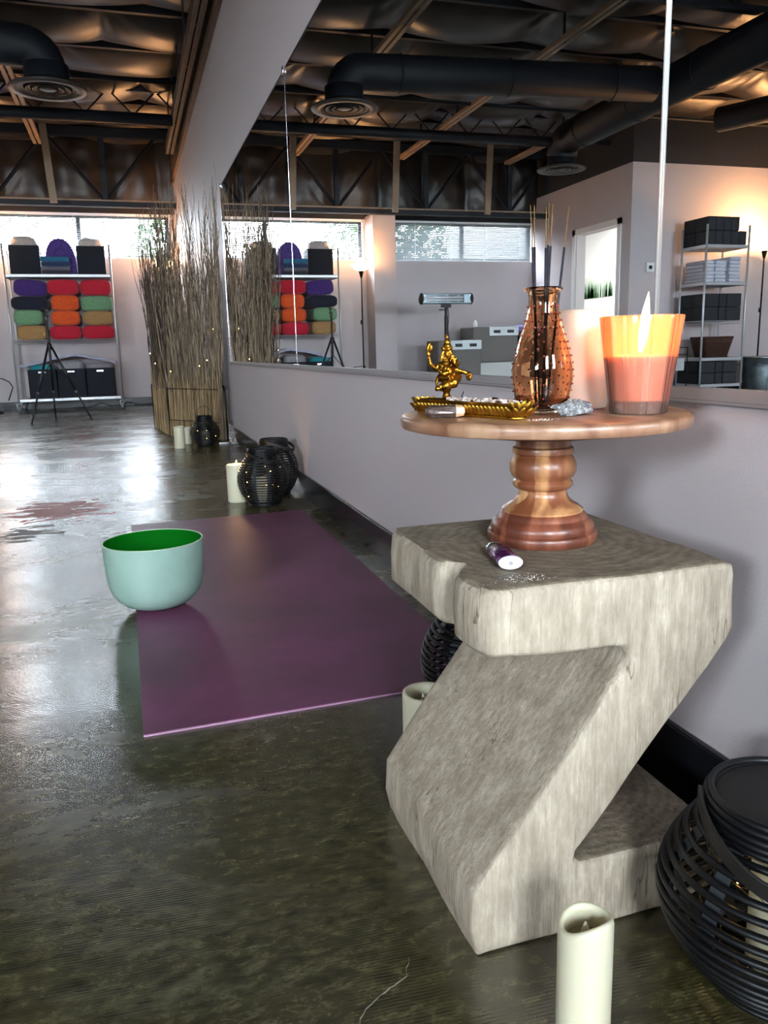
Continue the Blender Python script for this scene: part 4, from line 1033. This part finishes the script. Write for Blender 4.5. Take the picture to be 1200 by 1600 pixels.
for s_ in spots: MB().ell((s_[0], s_[1]-.05, s_[2]), .0038, nu=8, nv=6).build('bulb', FAIRY, fl2, smooth=True)

# ---------------------------------------------------------------- rolling shelf at the back
def fabric(name, c, c2=None): return mat(name, c, .85, col2=c2 or c, scale=40, sheen=.3, bump=.15, bscale=180)
def shelf(name, loc, label, w, d, H, levels, casters=True, wire=None, rz=0):
    """local x: 0..w, y: 0..d, front is y=0"""
    t = thing(name, loc, label, 'shelf', rz=rz)
    for x in (0, w):
        for y in (0, d):
            m = MB(); m.tube([(x, y, .10 if casters else .012), (x, y, H)], .0125, 12)
            m.ring(.0125, H-.004, .003, 12, 5, (x, y)); 
            k = .2
            while k < H-.05: m.ring(.0123, k, .0012, 12, 4, (x, y)); k += .10
            m.build('upright_post', POST, t, smooth=True)
            if casters:
                m = MB(); M = Matrix.Translation((x, y+.012, .045)) @ Matrix.Rotation(PI/2, 4, 'Y'); m.lathe([(0, -.016), (.040, -.016), (.045, -.010), (.045, .010), (.040, .016), (0, .016)], 24, M=M)
                c = m.build('caster_wheel', mat('caster_grey', S(120, 122, 128), .35), t, smooth=True, auto=40)
                m = MB(); m.box(x-.024, x-.019, y-.02, y+.035, .035, .10); m.box(x+.019, x+.024, y-.02, y+.035, .035, .10); m.box(x-.024, x+.024, y-.02, y+.03, .094, .10); m.build('caster_fork', POST, t, bevel=.002)
            else: MB().lathe([(0, 0), (.016, 0), (.016, .01), (.008, .014), (0, .014)], 16, (x, y, 0)).build('foot', BLACK, t, smooth=True, auto=40)
    for i, z in enumerate(levels):
        m = MB()
        wv = wire and i in wire
        for y in (0, d):
            m.tube([(0, y, z), (w, y, z)], .0032, 6); m.tube([(0, y, z-.03), (w, y, z-.03)], .0032, 6)
            n = int(w/.05)
            if wv:
                pts = [(w*k/(2*n), y, z - (.03 if k % 2 else 0)) for k in range(2*n+1)]; m.tube(pts, .0022, 5)
        for x in (0, w): m.tube([(x, 0, z), (x, d, z)], .0032, 6); m.tube([(x, 0, z-.03), (x, d, z-.03)], .0032, 6)
        n = int(w/.028)
        for k in range(1, n): m.tube([(w*k/n, 0, z), (w*k/n, d, z)], .0018, 4)
        if not wv:
            for y in (0, d): m.box(0, w, y-.002, y+.002, z-.03, z)
            for x in (0, w): m.box(x-.002, x+.002, 0, d, z-.03, z)
            m.box(0, w, 0, d, z-.004, z+.001)
        m.build('shelf_tier', POST, t)
    return t
SX = -1.262; SY = 10.28; SW = 1.15; SD = .44
shelf('rolling_shelf', (SX, SY, 0), 'chrome rolling shelf against the back wall holding stacked bolsters', SW, SD, 1.90, [.150, .825, 1.565], True, wire=[1])
FC = {'purple': (S(70, 38, 118), S(52, 28, 92)), 'red': (S(196, 22, 50), S(170, 16, 42)), 'navy': (S(22, 28, 48), S(14, 18, 34)), 'orange': (S(226, 88, 26), S(200, 70, 20)), 'green': (S(116, 158, 116), S(98, 140, 102)), 'tan': (S(172, 134, 84), S(150, 114, 70))}
FM = {k: fabric(k + '_cotton', *v) for k, v in FC.items()}
def bolster(x0, x1, z0, z1, col, label, tilt=0):
    cx, cz = (x0+x1)/2, z0; w, h = (x1-x0)+.001, (z1-z0)+.002
    t = thing('yoga_bolster', (cx, SY-.03, cz), label, 'bolster', group='bolsters stacked on the rolling shelf')
    t.rotation_euler = (0, tilt, 0)
    m = MB(); st = []; L_ = .46; n = 44
    for y, s in ((0, .0), (.0, .55), (.004, .80), (.014, .93), (.035, .99), (.08, 1), (L_*.5, 1.0), (L_-.08, 1), (L_-.035, .99), (L_-.014, .93), (L_-.004, .80), (L_, .55), (L_, 0)): st.append((y, s))
    vs = []
    for y, s in st:
        for i in range(n):
            a = 2*PI*i/n; e = .48
            cx_ = math.copysign(abs(math.cos(a))**e, math.cos(a)); cz_ = math.copysign(abs(math.sin(a))**.55, math.sin(a))
            q = 1 + .02*noise.noise(Vector((cx_*2+cx*9, cz_*2+z0*9, y*6)))
            vs.append((w/2*cx_*s*q, y, h/2 + h/2*cz_*s*q))
    m.add(vs, [(j*n+i, j*n+(i+1) % n, (j+1)*n+(i+1) % n, (j+1)*n+i) for j in range(len(st)-1) for i in range(n)])
    m.build('cushion', FM[col], t, smooth=True)
    m = MB(); pts = []
    for i in range(n+1):
        a = 2*PI*i/n; cx_ = math.copysign(abs(math.cos(a))**.48, math.cos(a)); cz_ = math.copysign(abs(math.sin(a))**.55, math.sin(a)); pts.append((w/2*cx_*.95, .012, h/2 + h/2*cz_*.95))
    m.tube(pts, .0022, 5); m.build('seam_piping', FM[col], t, smooth=True)
    return t
for a in ((-1.195, -.832, 1.318, 1.505, 'purple', 'purple bolster at the top left of the shelf stack', .08), (-.831, -.479, 1.333, 1.505, 'red', 'crimson bolster at the top of the middle column', 0), (-.472, -.126, 1.325, 1.506, 'red', 'red bolster at the top of the right column', 0),
          (-1.232, -.836, 1.167, 1.318, 'navy', 'navy bolster under the purple one', 0), (-.803, -.495, 1.157, 1.333, 'orange', 'orange bolster under the crimson one in the middle column', 0), (-.480, -.128, 1.153, 1.320, 'green', 'sage green bolster second from the top of the right column', 0),
          (-1.221, -.904, .999, 1.167, 'green', 'sage green bolster under the navy one in the left column', 0), (-.820, -.500, .990, 1.157, 'orange', 'lower orange bolster in the middle column', 0), (-.472, -.130, .987, 1.150, 'tan', 'tan bolster under the sage one in the right column', 0),
          (-1.203, -.881, .827, .995, 'tan', 'tan bolster at the bottom of the left column', 0), (-.849, -.500, .827, .986, 'red', 'red bolster at the bottom of the middle column', 0), (-.494, -.130, .827, .984, 'red', 'red bolster at the bottom of the right column', 0)):
    bolster(*a)
DF = fabric('dark_bin_fabric', S(24, 30, 42), S(18, 22, 32))
def bin_(x0, x1, z0, z1, y0, y1, label, handle=True):
    t = thing('fabric_bin', ((x0+x1)/2, y0, z0), label, 'storage bin'); w = (x1-x0)/2; d = y1-y0; h = z1-z0
    m = MB(); e = .006
    m.box(-w, w, 0, e, 0, h); m.box(-w, w, d-e, d, 0, h); m.box(-w, -w+e, 0, d, 0, h); m.box(w-e, w, 0, d, 0, h); m.box(-w, w, 0, d, 0, e)
    m.build('bin_body', DF, t)
    if handle: MB().box(-.042, .042, -.003, .001, h-.045, h-.022).build('handle_plate', CHROME, t, bevel=.004)
    return t
CW = fabric('cream_fleece', S(196, 186, 178), S(176, 166, 160)); PB = fabric('purple_fleece', S(88, 62, 140), S(66, 46, 112))
bin_(-1.197, -.874, 1.567, 1.885, SY+.02, SY+.32, 'tall dark fabric bin at the left of the top shelf', False)
bin_(-.475, -.164, 1.567, 1.885, SY+.02, SY+.32, 'tall dark fabric bin at the right of the top shelf', False)
bin_(-1.137, -.825, .152, .490, SY+.02, SY+.34, 'dark fabric bin at the left of the bottom shelf')
bin_(-.820, -.503, .152, .490, SY+.02, SY+.34, 'dark fabric bin in the middle of the bottom shelf')
bin_(-.498, -.172, .152, .490, SY+.02, SY+.34, 'dark fabric bin at the right of the bottom shelf')
def pad(name, x0, x1, z0, z1, y0, y1, mt, label, cat, pw=.5, seed=0, m2=None):
    m = MB(); m.ell((0, 0, 0), 1, nu=40, nv=24); out = []
    for v in m.v:
        f = lambda q: math.copysign(abs(q)**pw, q)
        q = 1 + .05*noise.noise(Vector(v)*2 + Vector((seed, 0, 0)))
        out.append((f(v[0])*(x1-x0)/2*q, f(v[1])*(y1-y0)/2*q, f(v[2])*(z1-z0)/2*q))
    m.v = out
    return tag(m.build(name, mt, loc=((x0+x1)/2, (y0+y1)/2, (z0+z1)/2), smooth=True), label, cat)
pad('fleece_blanket', -1.178, -.893, 1.70, 1.995, SY+.035, SY+.30, CW, 'cream fleece bulging out of the left top bin', 'blanket', .55, 1)
pad('fleece_blanket', -.459, -.180, 1.70, 1.985, SY+.035, SY+.30, fabric('white_orange_fleece', S(204, 196, 192), S(190, 178, 170)), 'cream pillow with an orange corner bulging out of the right top bin', 'blanket', .55, 6)
# purple blanket folded over in an arch
m = MB(); n = 30; vs = []
for i in range(n+1):
    a = PI*i/n
    for r, yy in ((1, 0), (1, .30), (.42, .30), (.42, 0)):
        vs.append((.165*math.cos(a)*r + .015, yy, .405*math.sin(a)**.55*(1 if r == 1 else .72)))
m.add(vs, [(4*i+j, 4*i+(j+1) % 4, 4*i+4+(j+1) % 4, 4*i+4+j) for i in range(n) for j in range(4)] + [(0, 1, 2, 3), (4*n+3, 4*n+2, 4*n+1, 4*n)])
m.box(-.10, .085, .02, .28, 0, .30)
tag(m.build('folded_blanket', PB, loc=(-.672, SY+.075, 1.568), smooth=True, auto=40, bevel=.01), 'purple fleece blanket arching between the two top bins', 'blanket')
tw = [('teal', S(36, 108, 142), .058), ('dark blue', S(34, 54, 96), .050), ('grey striped', S(104, 102, 118), .045), ('charcoal', S(48, 48, 62), .040)]
z = 1.568
for i, (nm, col, h) in enumerate(reversed(tw)):
    t = tag(MB().box(-.155, .155, -.0, .10, 0, h-.002).build('folded_towel', fabric(nm.replace(' ', '_')+'_cloth', col, tuple(c*.75 for c in col[:3])+(1,)), loc=(-.710 + R_.uniform(-.006, .006), SY-.03, z), bevel=.014, seg=3),
            '%s folded cloth in the small stack before the purple blanket' % nm, 'towel', 'folded cloths on the top shelf'); z += h
# foam sheet and soft things over the bottom bins
m = MB(); n = 40; vs = []
for i in range(n+1):
    u = i/n; x = -1.215 + 1.07*u; q = abs(u-.56)/.5; zc = .635 - .115*min(1, q)**1.25
    zc = max(zc, .520)
    for y, dz in ((SY+.03, 0), (SY+.42, 0), (SY+.42, .030), (SY+.03, .030)): vs.append((x, y, zc+dz + .003*math.sin(u*23)))
m.add(vs, [(4*i+j, 4*i+(j+1) % 4, 4*i+4+(j+1) % 4, 4*i+4+j) for i in range(n) for j in range(4)] + [(0, 3, 2, 1), (4*n, 4*n+1, 4*n+2, 4*n+3)])
tag(m.build('foam_sheet', fabric('pale_foam', S(176, 178, 196), S(160, 162, 182)), smooth=True, auto=50), 'pale grey foam sheet bowed over the bins on the bottom shelf', 'foam sheet')
pad('folded_cloth', -1.125, -.850, .40, .552, SY+.04, SY+.30, fabric('teal_cloth_bright', S(28, 150, 158), S(20, 124, 136)), 'teal cloth filling the left bottom bin', 'cloth', .5, 2)
pad('folded_cloth', -.810, -.515, .40, .588, SY+.04, SY+.30, fabric('grey_cloth', S(150, 148, 152), S(132, 130, 136)), 'grey cloth filling the middle bottom bin', 'cloth', .5, 3)
pad('folded_cloth', -.488, -.182, .40, .556, SY+.04, SY+.30, fabric('mauve_cloth', S(150, 142, 150), S(134, 126, 136)), 'dull mauve cloth filling the right bottom bin', 'cloth', .5, 4)
# cable along the floor behind the shelf
pts = [(-.70, 10.66, .010), (-.50, 10.60, .008), (-.36, 10.68, .05), (-.22, 10.62, .008), (-.05, 10.70, .045), (.10, 10.66, .008), (.26, 10.70, .012)]
tag(MB().tube(pts, .006, 6).build('power_cable', BLACK, smooth=True), 'black power cable lying along the back wall behind the shelf', 'cable')

# tripod
t = thing('phone_tripod', (-.725, 8.57, 0), 'thin black tripod standing in front of the rolling shelf', 'tripod')
for fx, fy in ((-.205, -.25), (.325, -.045), (-.03, .24)):
    m = MB(); A = Vector((fx*.06, fy*.06, .73)); F = Vector((fx, fy, .012))
    m.tube([A, A.lerp(F, .62)], .0115, 8); m.tube([A.lerp(F, .60), F], .0085, 8)
    lg = m.build('leg', BLACK, t, smooth=True); m = MB(); m.rbox(*A.lerp(F, .61), .026, .026, .03); m.build('leg_clamp', BLACK, lg, bevel=.003)
    MB().ell(tuple(F), (.013, .013, .012)).build('rubber_foot', BLACK, lg, smooth=True)
m = MB(); m.tube([(0, 0, .56), (0, 0, .99)], .0115, 10); m.lathe([(0, .70), (.022, .70), (.026, .72), (.024, .755), (.014, .77), (0, .77)], 16); m.build('centre_column', BLACK, t, smooth=True, auto=50)
m = MB()
for fx, fy in ((-.205, -.25), (.325, -.045), (-.03, .24)): m.tube([(0, 0, .575), (fx*.42, fy*.42, .45)], .004, 6)
m.build('brace', BLACK, t)
m = MB(); m.rbox(0, 0, 1.00, .03, .03, .04); m.rbox(.01, -.01, 1.035, .02, .02, .05); m.rbox(.012, -.018, 1.07, .035, .012, .02); m.rbox(.012, -.018, 1.02, .035, .012, .01); m.build('phone_clamp', BLACK, t, bevel=.004)
# wire hoop at the far left edge
tag(MB().tube([(-1.36, 10.2, .15), (-1.315, 10.2, .26), (-1.30, 10.2, .30), (-1.33, 10.2, .36), (-1.40, 10.2, .40), (-1.55, 10.2, .42), (-1.6, 10.2, .02)], .006, 8).build('wire_stand', BLACKMET, smooth=True), 'thin dark curved wire frame at the left edge beside the rolling shelf', 'stand')

# ---------------------------------------------------------------- torchieres
BOWLM = mat('lit_opal_glass', S(255, 225, 180), .4, emit=(1, .62, .28, 1), estr=5)
def torchiere(loc, H, label, power, dark=True):
    t = thing('floor_lamp', loc, label, 'floor lamp')
    MB().lathe([(0, 0), (.125, 0), (.13, .008), (.12, .02), (.03, .035), (.012, .05), (0, .05)], 40).build('base', BLACKMET, t, smooth=True, auto=50)
    m = MB(); m.tube([(0, 0, .04), (0, 0, H-.16)], .0095, 12); m.ring(.0095, H*.33, .004, 12, 5); m.ring(.0095, H*.66, .004, 12, 5); m.build('pole', BLACKMET, t, smooth=True)
    MB().tube([(.018, 0, .95), (.018, 0, 1.0)], .010, 8).build('switch', BLACK, t, smooth=True)
    MB().lathe([(0, H-.17), (.012, H-.17), (.030, H-.10), (.034, H-.085), (0, H-.085)], 24).build('socket_cup', BLACKMET, t, smooth=True, auto=50)
    MB().lathe([(.030, H-.085), (.075, H-.070), (.115, H-.035), (.132, H), (.128, H+.001), (.110, H-.031), (.070, H-.064), (.026, H-.078), (.030, H-.085)], 40, cap=False).build('glass_bowl', BOWLM, t, smooth=True, auto=60)
    lamp('torchiere_light', (loc[0], loc[1], H + .03), power, (1, .50, .20), .05)
    return t
torchiere((-1.56, 10.28, 0), 1.70, 'dark floor lamp with a glowing bowl shade beside the pillar, reflected in the mirror', 16)
torchiere((.50, 10.35, 0), 1.72, 'floor lamp glowing behind the willow screen in the far corner', 16)
torchiere((-5.90, 8.08, 0), 1.74, 'brightly glowing floor lamp beside the block shelf at the right edge of the mirror', 58)

# ---------------------------------------------------------------- things reflected in the mirror
SHX = -5.425; SHY = 7.80
shelf('storage_shelf', (SHX, SHY, 0), 'tall chrome shelf stacked with dark yoga blocks, reflected in the mirror', .57, .42, 1.895, [.135, .435, .850, 1.275, 1.680], False, wire=[2])
BLK = mat('charcoal_foam', S(50, 52, 56), .8, col2=S(38, 40, 44), scale=50)
bg_ = 'charcoal yoga blocks on the storage shelf'
def block(x, y, z, w, d, h, label, grp):
    o = MB().box(0, w, 0, d, 0, h).build('yoga_block', BLK, loc=(x, y, z), bevel=.008); tag(o, label, 'yoga block', grp)
xf = SHX + .57
LV = ['bottom', 'lower middle', 'middle', 'upper', 'top']
for lay, n in ((0, 5), (1, 4)):
    for k in range(n):
        for r in range(2):
            x = SHX + .03 + k*.106 + (.106 if lay else 0)
            block(x, SHY+.005 + r*.212, 1.684 + lay*.15, .103, .208, .148, 'dark yoga block, %s %s row on the top tier, %s from the lamp' % ('upper' if lay else 'lower', 'back' if r else 'front', ORD[k]), 'charcoal yoga blocks on the top tier')
for tier, zt_, nm in ((.853, .854, 'middle'), (.135, .139, 'bottom')):
    for lay in range(2):
        for k, (x, w) in enumerate(((SHX+.05, .20), (SHX+.255, .10), (SHX+.36, .20))):
            for r in range(2):
                hh = .148 if nm == 'middle' else .126
                block(x, SHY+.005 + r*.212, zt_ + lay*(hh+.002), w-.003, .208, hh, 'dark yoga block, %s %s row on the %s tier, %s' % ('upper' if lay else 'lower', 'back' if r else 'front', nm, ('nearest the lamp', 'narrow one between two', 'nearest the doorway')[k]), 'charcoal yoga blocks on the %s tier' % nm)
TW = fabric('white_towel', S(206, 208, 220), S(190, 192, 206))
for k, (x, w, n) in enumerate(((SHX+.07, .15, 7), (SHX+.26, .15, 6), (SHX+.42, .14, 6))):
    for i in range(n):
        o = MB().box(-w/2, w/2, 0, .34, 0, .038).build('folded_towel', TW, loc=(x+w/2+R_.uniform(-.006, .006), SHY+.02+R_.uniform(0, .01), 1.280 + i*.0395), bevel=.014, seg=3)
        tag(o, 'white folded towel, %s from the bottom of the %s pile on the shelf' % (ORD[i], ('lamp side', 'middle', 'doorway side')[k]), 'towel', 'white folded towels on the storage shelf')
# basket
WK = mat('brown_wicker', S(84, 52, 38), .7, col2=S(46, 28, 22), scale=70)
t = thing('wicker_basket', (SHX+.27, SHY+.2, .439), 'dark brown wicker basket on the lower tier of the block shelf', 'basket')
m = MB()
for i in range(14):
    z = .012 + i*.0155; a = .155 + .055*i/13; b = .12 + .035*i/13; pts = []
    for k in range(49):
        q = 2*PI*k/48; e = .45; pts.append((a*math.copysign(abs(math.cos(q))**e, math.cos(q)) + .003*math.cos(24*q+PI*i), b*math.copysign(abs(math.sin(q))**e, math.sin(q)) + .003*math.cos(24*q+PI*i), z))
    m.tube(pts, .0085, 6)
m.box(-.15, .15, -.115, .115, .0, .01); m.build('basket_weave', WK, t, smooth=True, auto=50)
m = MB(); pts = []
for k in range(49):
    q = 2*PI*k/48; e = .45; pts.append((.215*math.copysign(abs(math.cos(q))**e, math.cos(q)), .157*math.copysign(abs(math.sin(q))**e, math.sin(q)), .226))
m.tube(pts, .011, 8); m.build('rim', WK, t, smooth=True)
# galvanised bucket
t = thing('metal_bucket', (-5.68, 7.78, 0), 'galvanised metal tub on the floor right of the block shelf in the mirror', 'bucket')
GAL = mat('galvanised_steel', S(150, 162, 168), .38, .85, col2=S(110, 122, 128), scale=9)
m = MB(); m.lathe([(0, 0), (.165, 0), (.168, .006), (.205, .30), (.222, .42), (.228, .424), (.228, .432), (.222, .436), (.217, .43), (.20, .30), (.16, .012), (0, .012)], 48)
for z in (.10, .34): m.ring(.168+.127*z if z < .3 else .212, z, .004, 48, 6)
m.build('tub', GAL, t, smooth=True, auto=50)
m = MB()
for s in (.62, PI+.62, 5.6): m.tube([(.205*math.cos(s+q), .205*math.sin(s+q), .35 + .0*q) if abs(q) > .15 else (.238*math.cos(s+q), .238*math.sin(s+q), .35) for q in (-.2, -.14, 0, .14, .2)], .007, 6)
m.build('side_handle', GAL, t, smooth=True)
# wire rack
t = thing('wire_rack', (-4.72, 7.86, 0), 'small black wire rack with pale folders beside the block shelf', 'rack')
m = MB()
for y in (0, .28):
    for x in (-.0, .22): m.tube([(x, y, 0), (x, y, .56)], .006, 6)
    m.tube([(0, y, .56), (.22, y, .56)], .006, 6); m.tube([(0, y, .48), (.22, y, .48)], .005, 6); m.tube([(0, y, .07), (.22, y, .07)], .005, 6)
for x in (0, .22):
    for z in (.56, .48, .30, .07): m.tube([(x, 0, z), (x, .28, z)], .005, 6)
m.build('rack_frame', BLACKMET, t, smooth=True)
MB().box(.02, .20, .02, .26, .30, .44).build('folder_block', mat('pale_folder', S(176, 178, 178), .7), t, bevel=.004)
# thermostat
t = thing('wall_thermostat', (-4.54, 8.388, 1.49), 'small white square thermostat on the partition wall left of the block shelf', 'thermostat')
MB().box(-.055, .055, -.022, 0, -.055, .055).build('housing', WHITE_TRIM, t, bevel=.006); MB().box(-.022, .022, -.0235, -.021, -.020, .020).build('display', BLACK, t, bevel=.002)
# grass picture seen through the doorway
t = thing('grass_picture', (-6.598, 12.8, 1.42), 'framed picture of tall green grass seen through the doorway', 'picture')
MB().box(0, .012, -.52, .52, 0, .36).build('picture_panel', mat('picture_white', S(206, 214, 204), .6), t)
m = MB()
for i in range(210):
    y = R_.uniform(-.51, .51)
    if abs(y+.17) < .02: continue
    h = R_.uniform(.20, .33); w = R_.uniform(.006, .012); m.add([(.0125, y-w, .0), (.0125, y+w, .0), (.0125, min(.51, max(-.51, y+R_.uniform(-.02, .02))), h)], [(0, 1, 2)])
m.build('grass_blades', mat('grass_green', S(50, 118, 66), .7, col2=S(92, 150, 100), scale=20), t)

# patio heater
t = thing('radiant_heater', (-2.33, 9.30, 0), 'silver bar radiant heater on a black stand, reflected beside the brass figurine', 'heater')
HM = mat('silver_housing', S(168, 186, 196), .3, .8); z = 1.205
m = MB(); m.box(-.33, .31, -.035, .045, z-.062, z+.062); m.build('housing', HM, t, bevel=.012)
MB().box(-.23, .30, -.040, -.030, z-.046, z+.046).build('reflector', mat('heater_mirror', S(205, 215, 222), .12, 1.0), t, bevel=.004)
m = MB(); m.tube([(-.21, -.047, z+.012), (.29, -.047, z+.012)], .010, 10); m.tube([(-.21, -.047, z-.020), (.29, -.047, z-.020)], .008, 10); m.build('heating_tube', mat('quartz_tube', S(225, 232, 235), .15), t, smooth=True)
m = MB()
for i in range(5): m.box(-.30+.11*0+i*.145, -.297+i*.145, -.055, -.052, z-.055, z+.055)
m.build('guard_wire', HM, t)
for s, x in ((-1, -.33), (1, .31)):
    MB().ell((x, .005, z), (.035, .052, .070)).build('end_cap', BLACK, t, smooth=True)
m = MB(); m.box(-.06, .05, -.03, .03, z-.105, z-.062); m.tube([(-.005, 0, .03), (-.005, 0, z-.08)], .018, 12); m.tube([(-.005, 0, .60), (-.005, 0, z-.2)], .023, 12); m.rbox(.05, 0, z-.13, .06, .02, .02); m.build('stand_pole', BLACK, t, smooth=True, auto=40)
MB().tube([(-.03, .02, z-.06), (-.05, .02, z-.2), (-.035, .02, z-.35), (-.06, .02, z-.55), (-.03, .02, .2), (-.08, .05, .01)], .005, 6).build('power_cord', BLACK, t, smooth=True)
for k in range(3):
    a = 2*PI*k/3 + .4; MB().tube([(0, 0, .34), (.33*math.cos(a), .33*math.sin(a), .012)], .012, 8).build('leg', BLACK, t, smooth=True)

# grey trunks with white handle panels
TG = mat('taupe_grey_plastic', S(102, 98, 96), .55); WP = mat('white_handle_panel', S(206, 214, 218), .4); NV = mat('dark_navy_cabinet', S(34, 38, 50), .5)
def trunk(x, y, w, d, h, label, body=.45):
    t = thing('storage_box', (x, y, 0), label, 'storage box')
    MB().box(-w/2, w/2, 0, d, h*body, h).build('grey_shell', TG, t, bevel=.012)
    MB().box(-w/2+.02, w/2-.02, .015, d-.015, 0, h*body-.002).build('white_base', mat('white_lower_box', S(190, 194, 192), .5), t, bevel=.006)
    MB().box(-w/2+.0, -w/2+.43, -.02, 0, h-.12, h-.005).build('handle_panel', WP, t, bevel=.006)
    for k in (0, 1): MB().box(-w/2+.07+k*.2, -w/2+.17+k*.2, -.0215, -.019, h-.085, h-.045).build('handle_slot', BLACK, t, bevel=.002)
    return t
trunk(-3.35, 10.05, .66, .45, .885, 'tall taupe storage box with a white handle panel against the back wall', .47)
trunk(-2.70, 9.75, .60, .42, .715, 'lower taupe storage box with a white handle panel, nearest the heater', .35)
tag(MB().box(-.21, .21, 0, .45, 0, .79).build('navy_cabinet', NV, loc=(-3.93, 10.05, 0), bevel=.006), 'dark navy cabinet right of the tall taupe box in the mirror', 'cabinet')
pad('rolled_blanket', -3.98, -3.74, .79, .91, 10.08, 10.45, fabric('lilac_cloth', S(138, 124, 186), S(118, 104, 168)), 'lilac rolled blanket on the navy cabinet', 'blanket', .7, 5)
pad('rolled_blanket', -4.14, -3.98, .79, .885, 10.08, 10.45, fabric('plum_cloth', S(148, 104, 146), S(120, 84, 120)), 'mauve folded blanket at the back of the navy cabinet', 'blanket', .6, 7)
tag(MB().lathe([(0, 0), (.03, 0), (.032, .05), (.02, .07), (.02, .09), (0, .09)], 20).build('white_bottle', WHITE_TRIM, loc=(-3.12, 10.2, .887), smooth=True, auto=40), 'tiny white bottle on top of the tall taupe box', 'bottle')
# white marker on the floor near the willow screen
tag(MB().tube([(-.035, 0, 0), (.035, .004, 0)], .006, 10).build('white_plug', WHITE_TRIM, loc=(.595, 5.70, .0065), smooth=True), 'small white stick lying on the floor by the baseboard near the willow screen', 'plug')
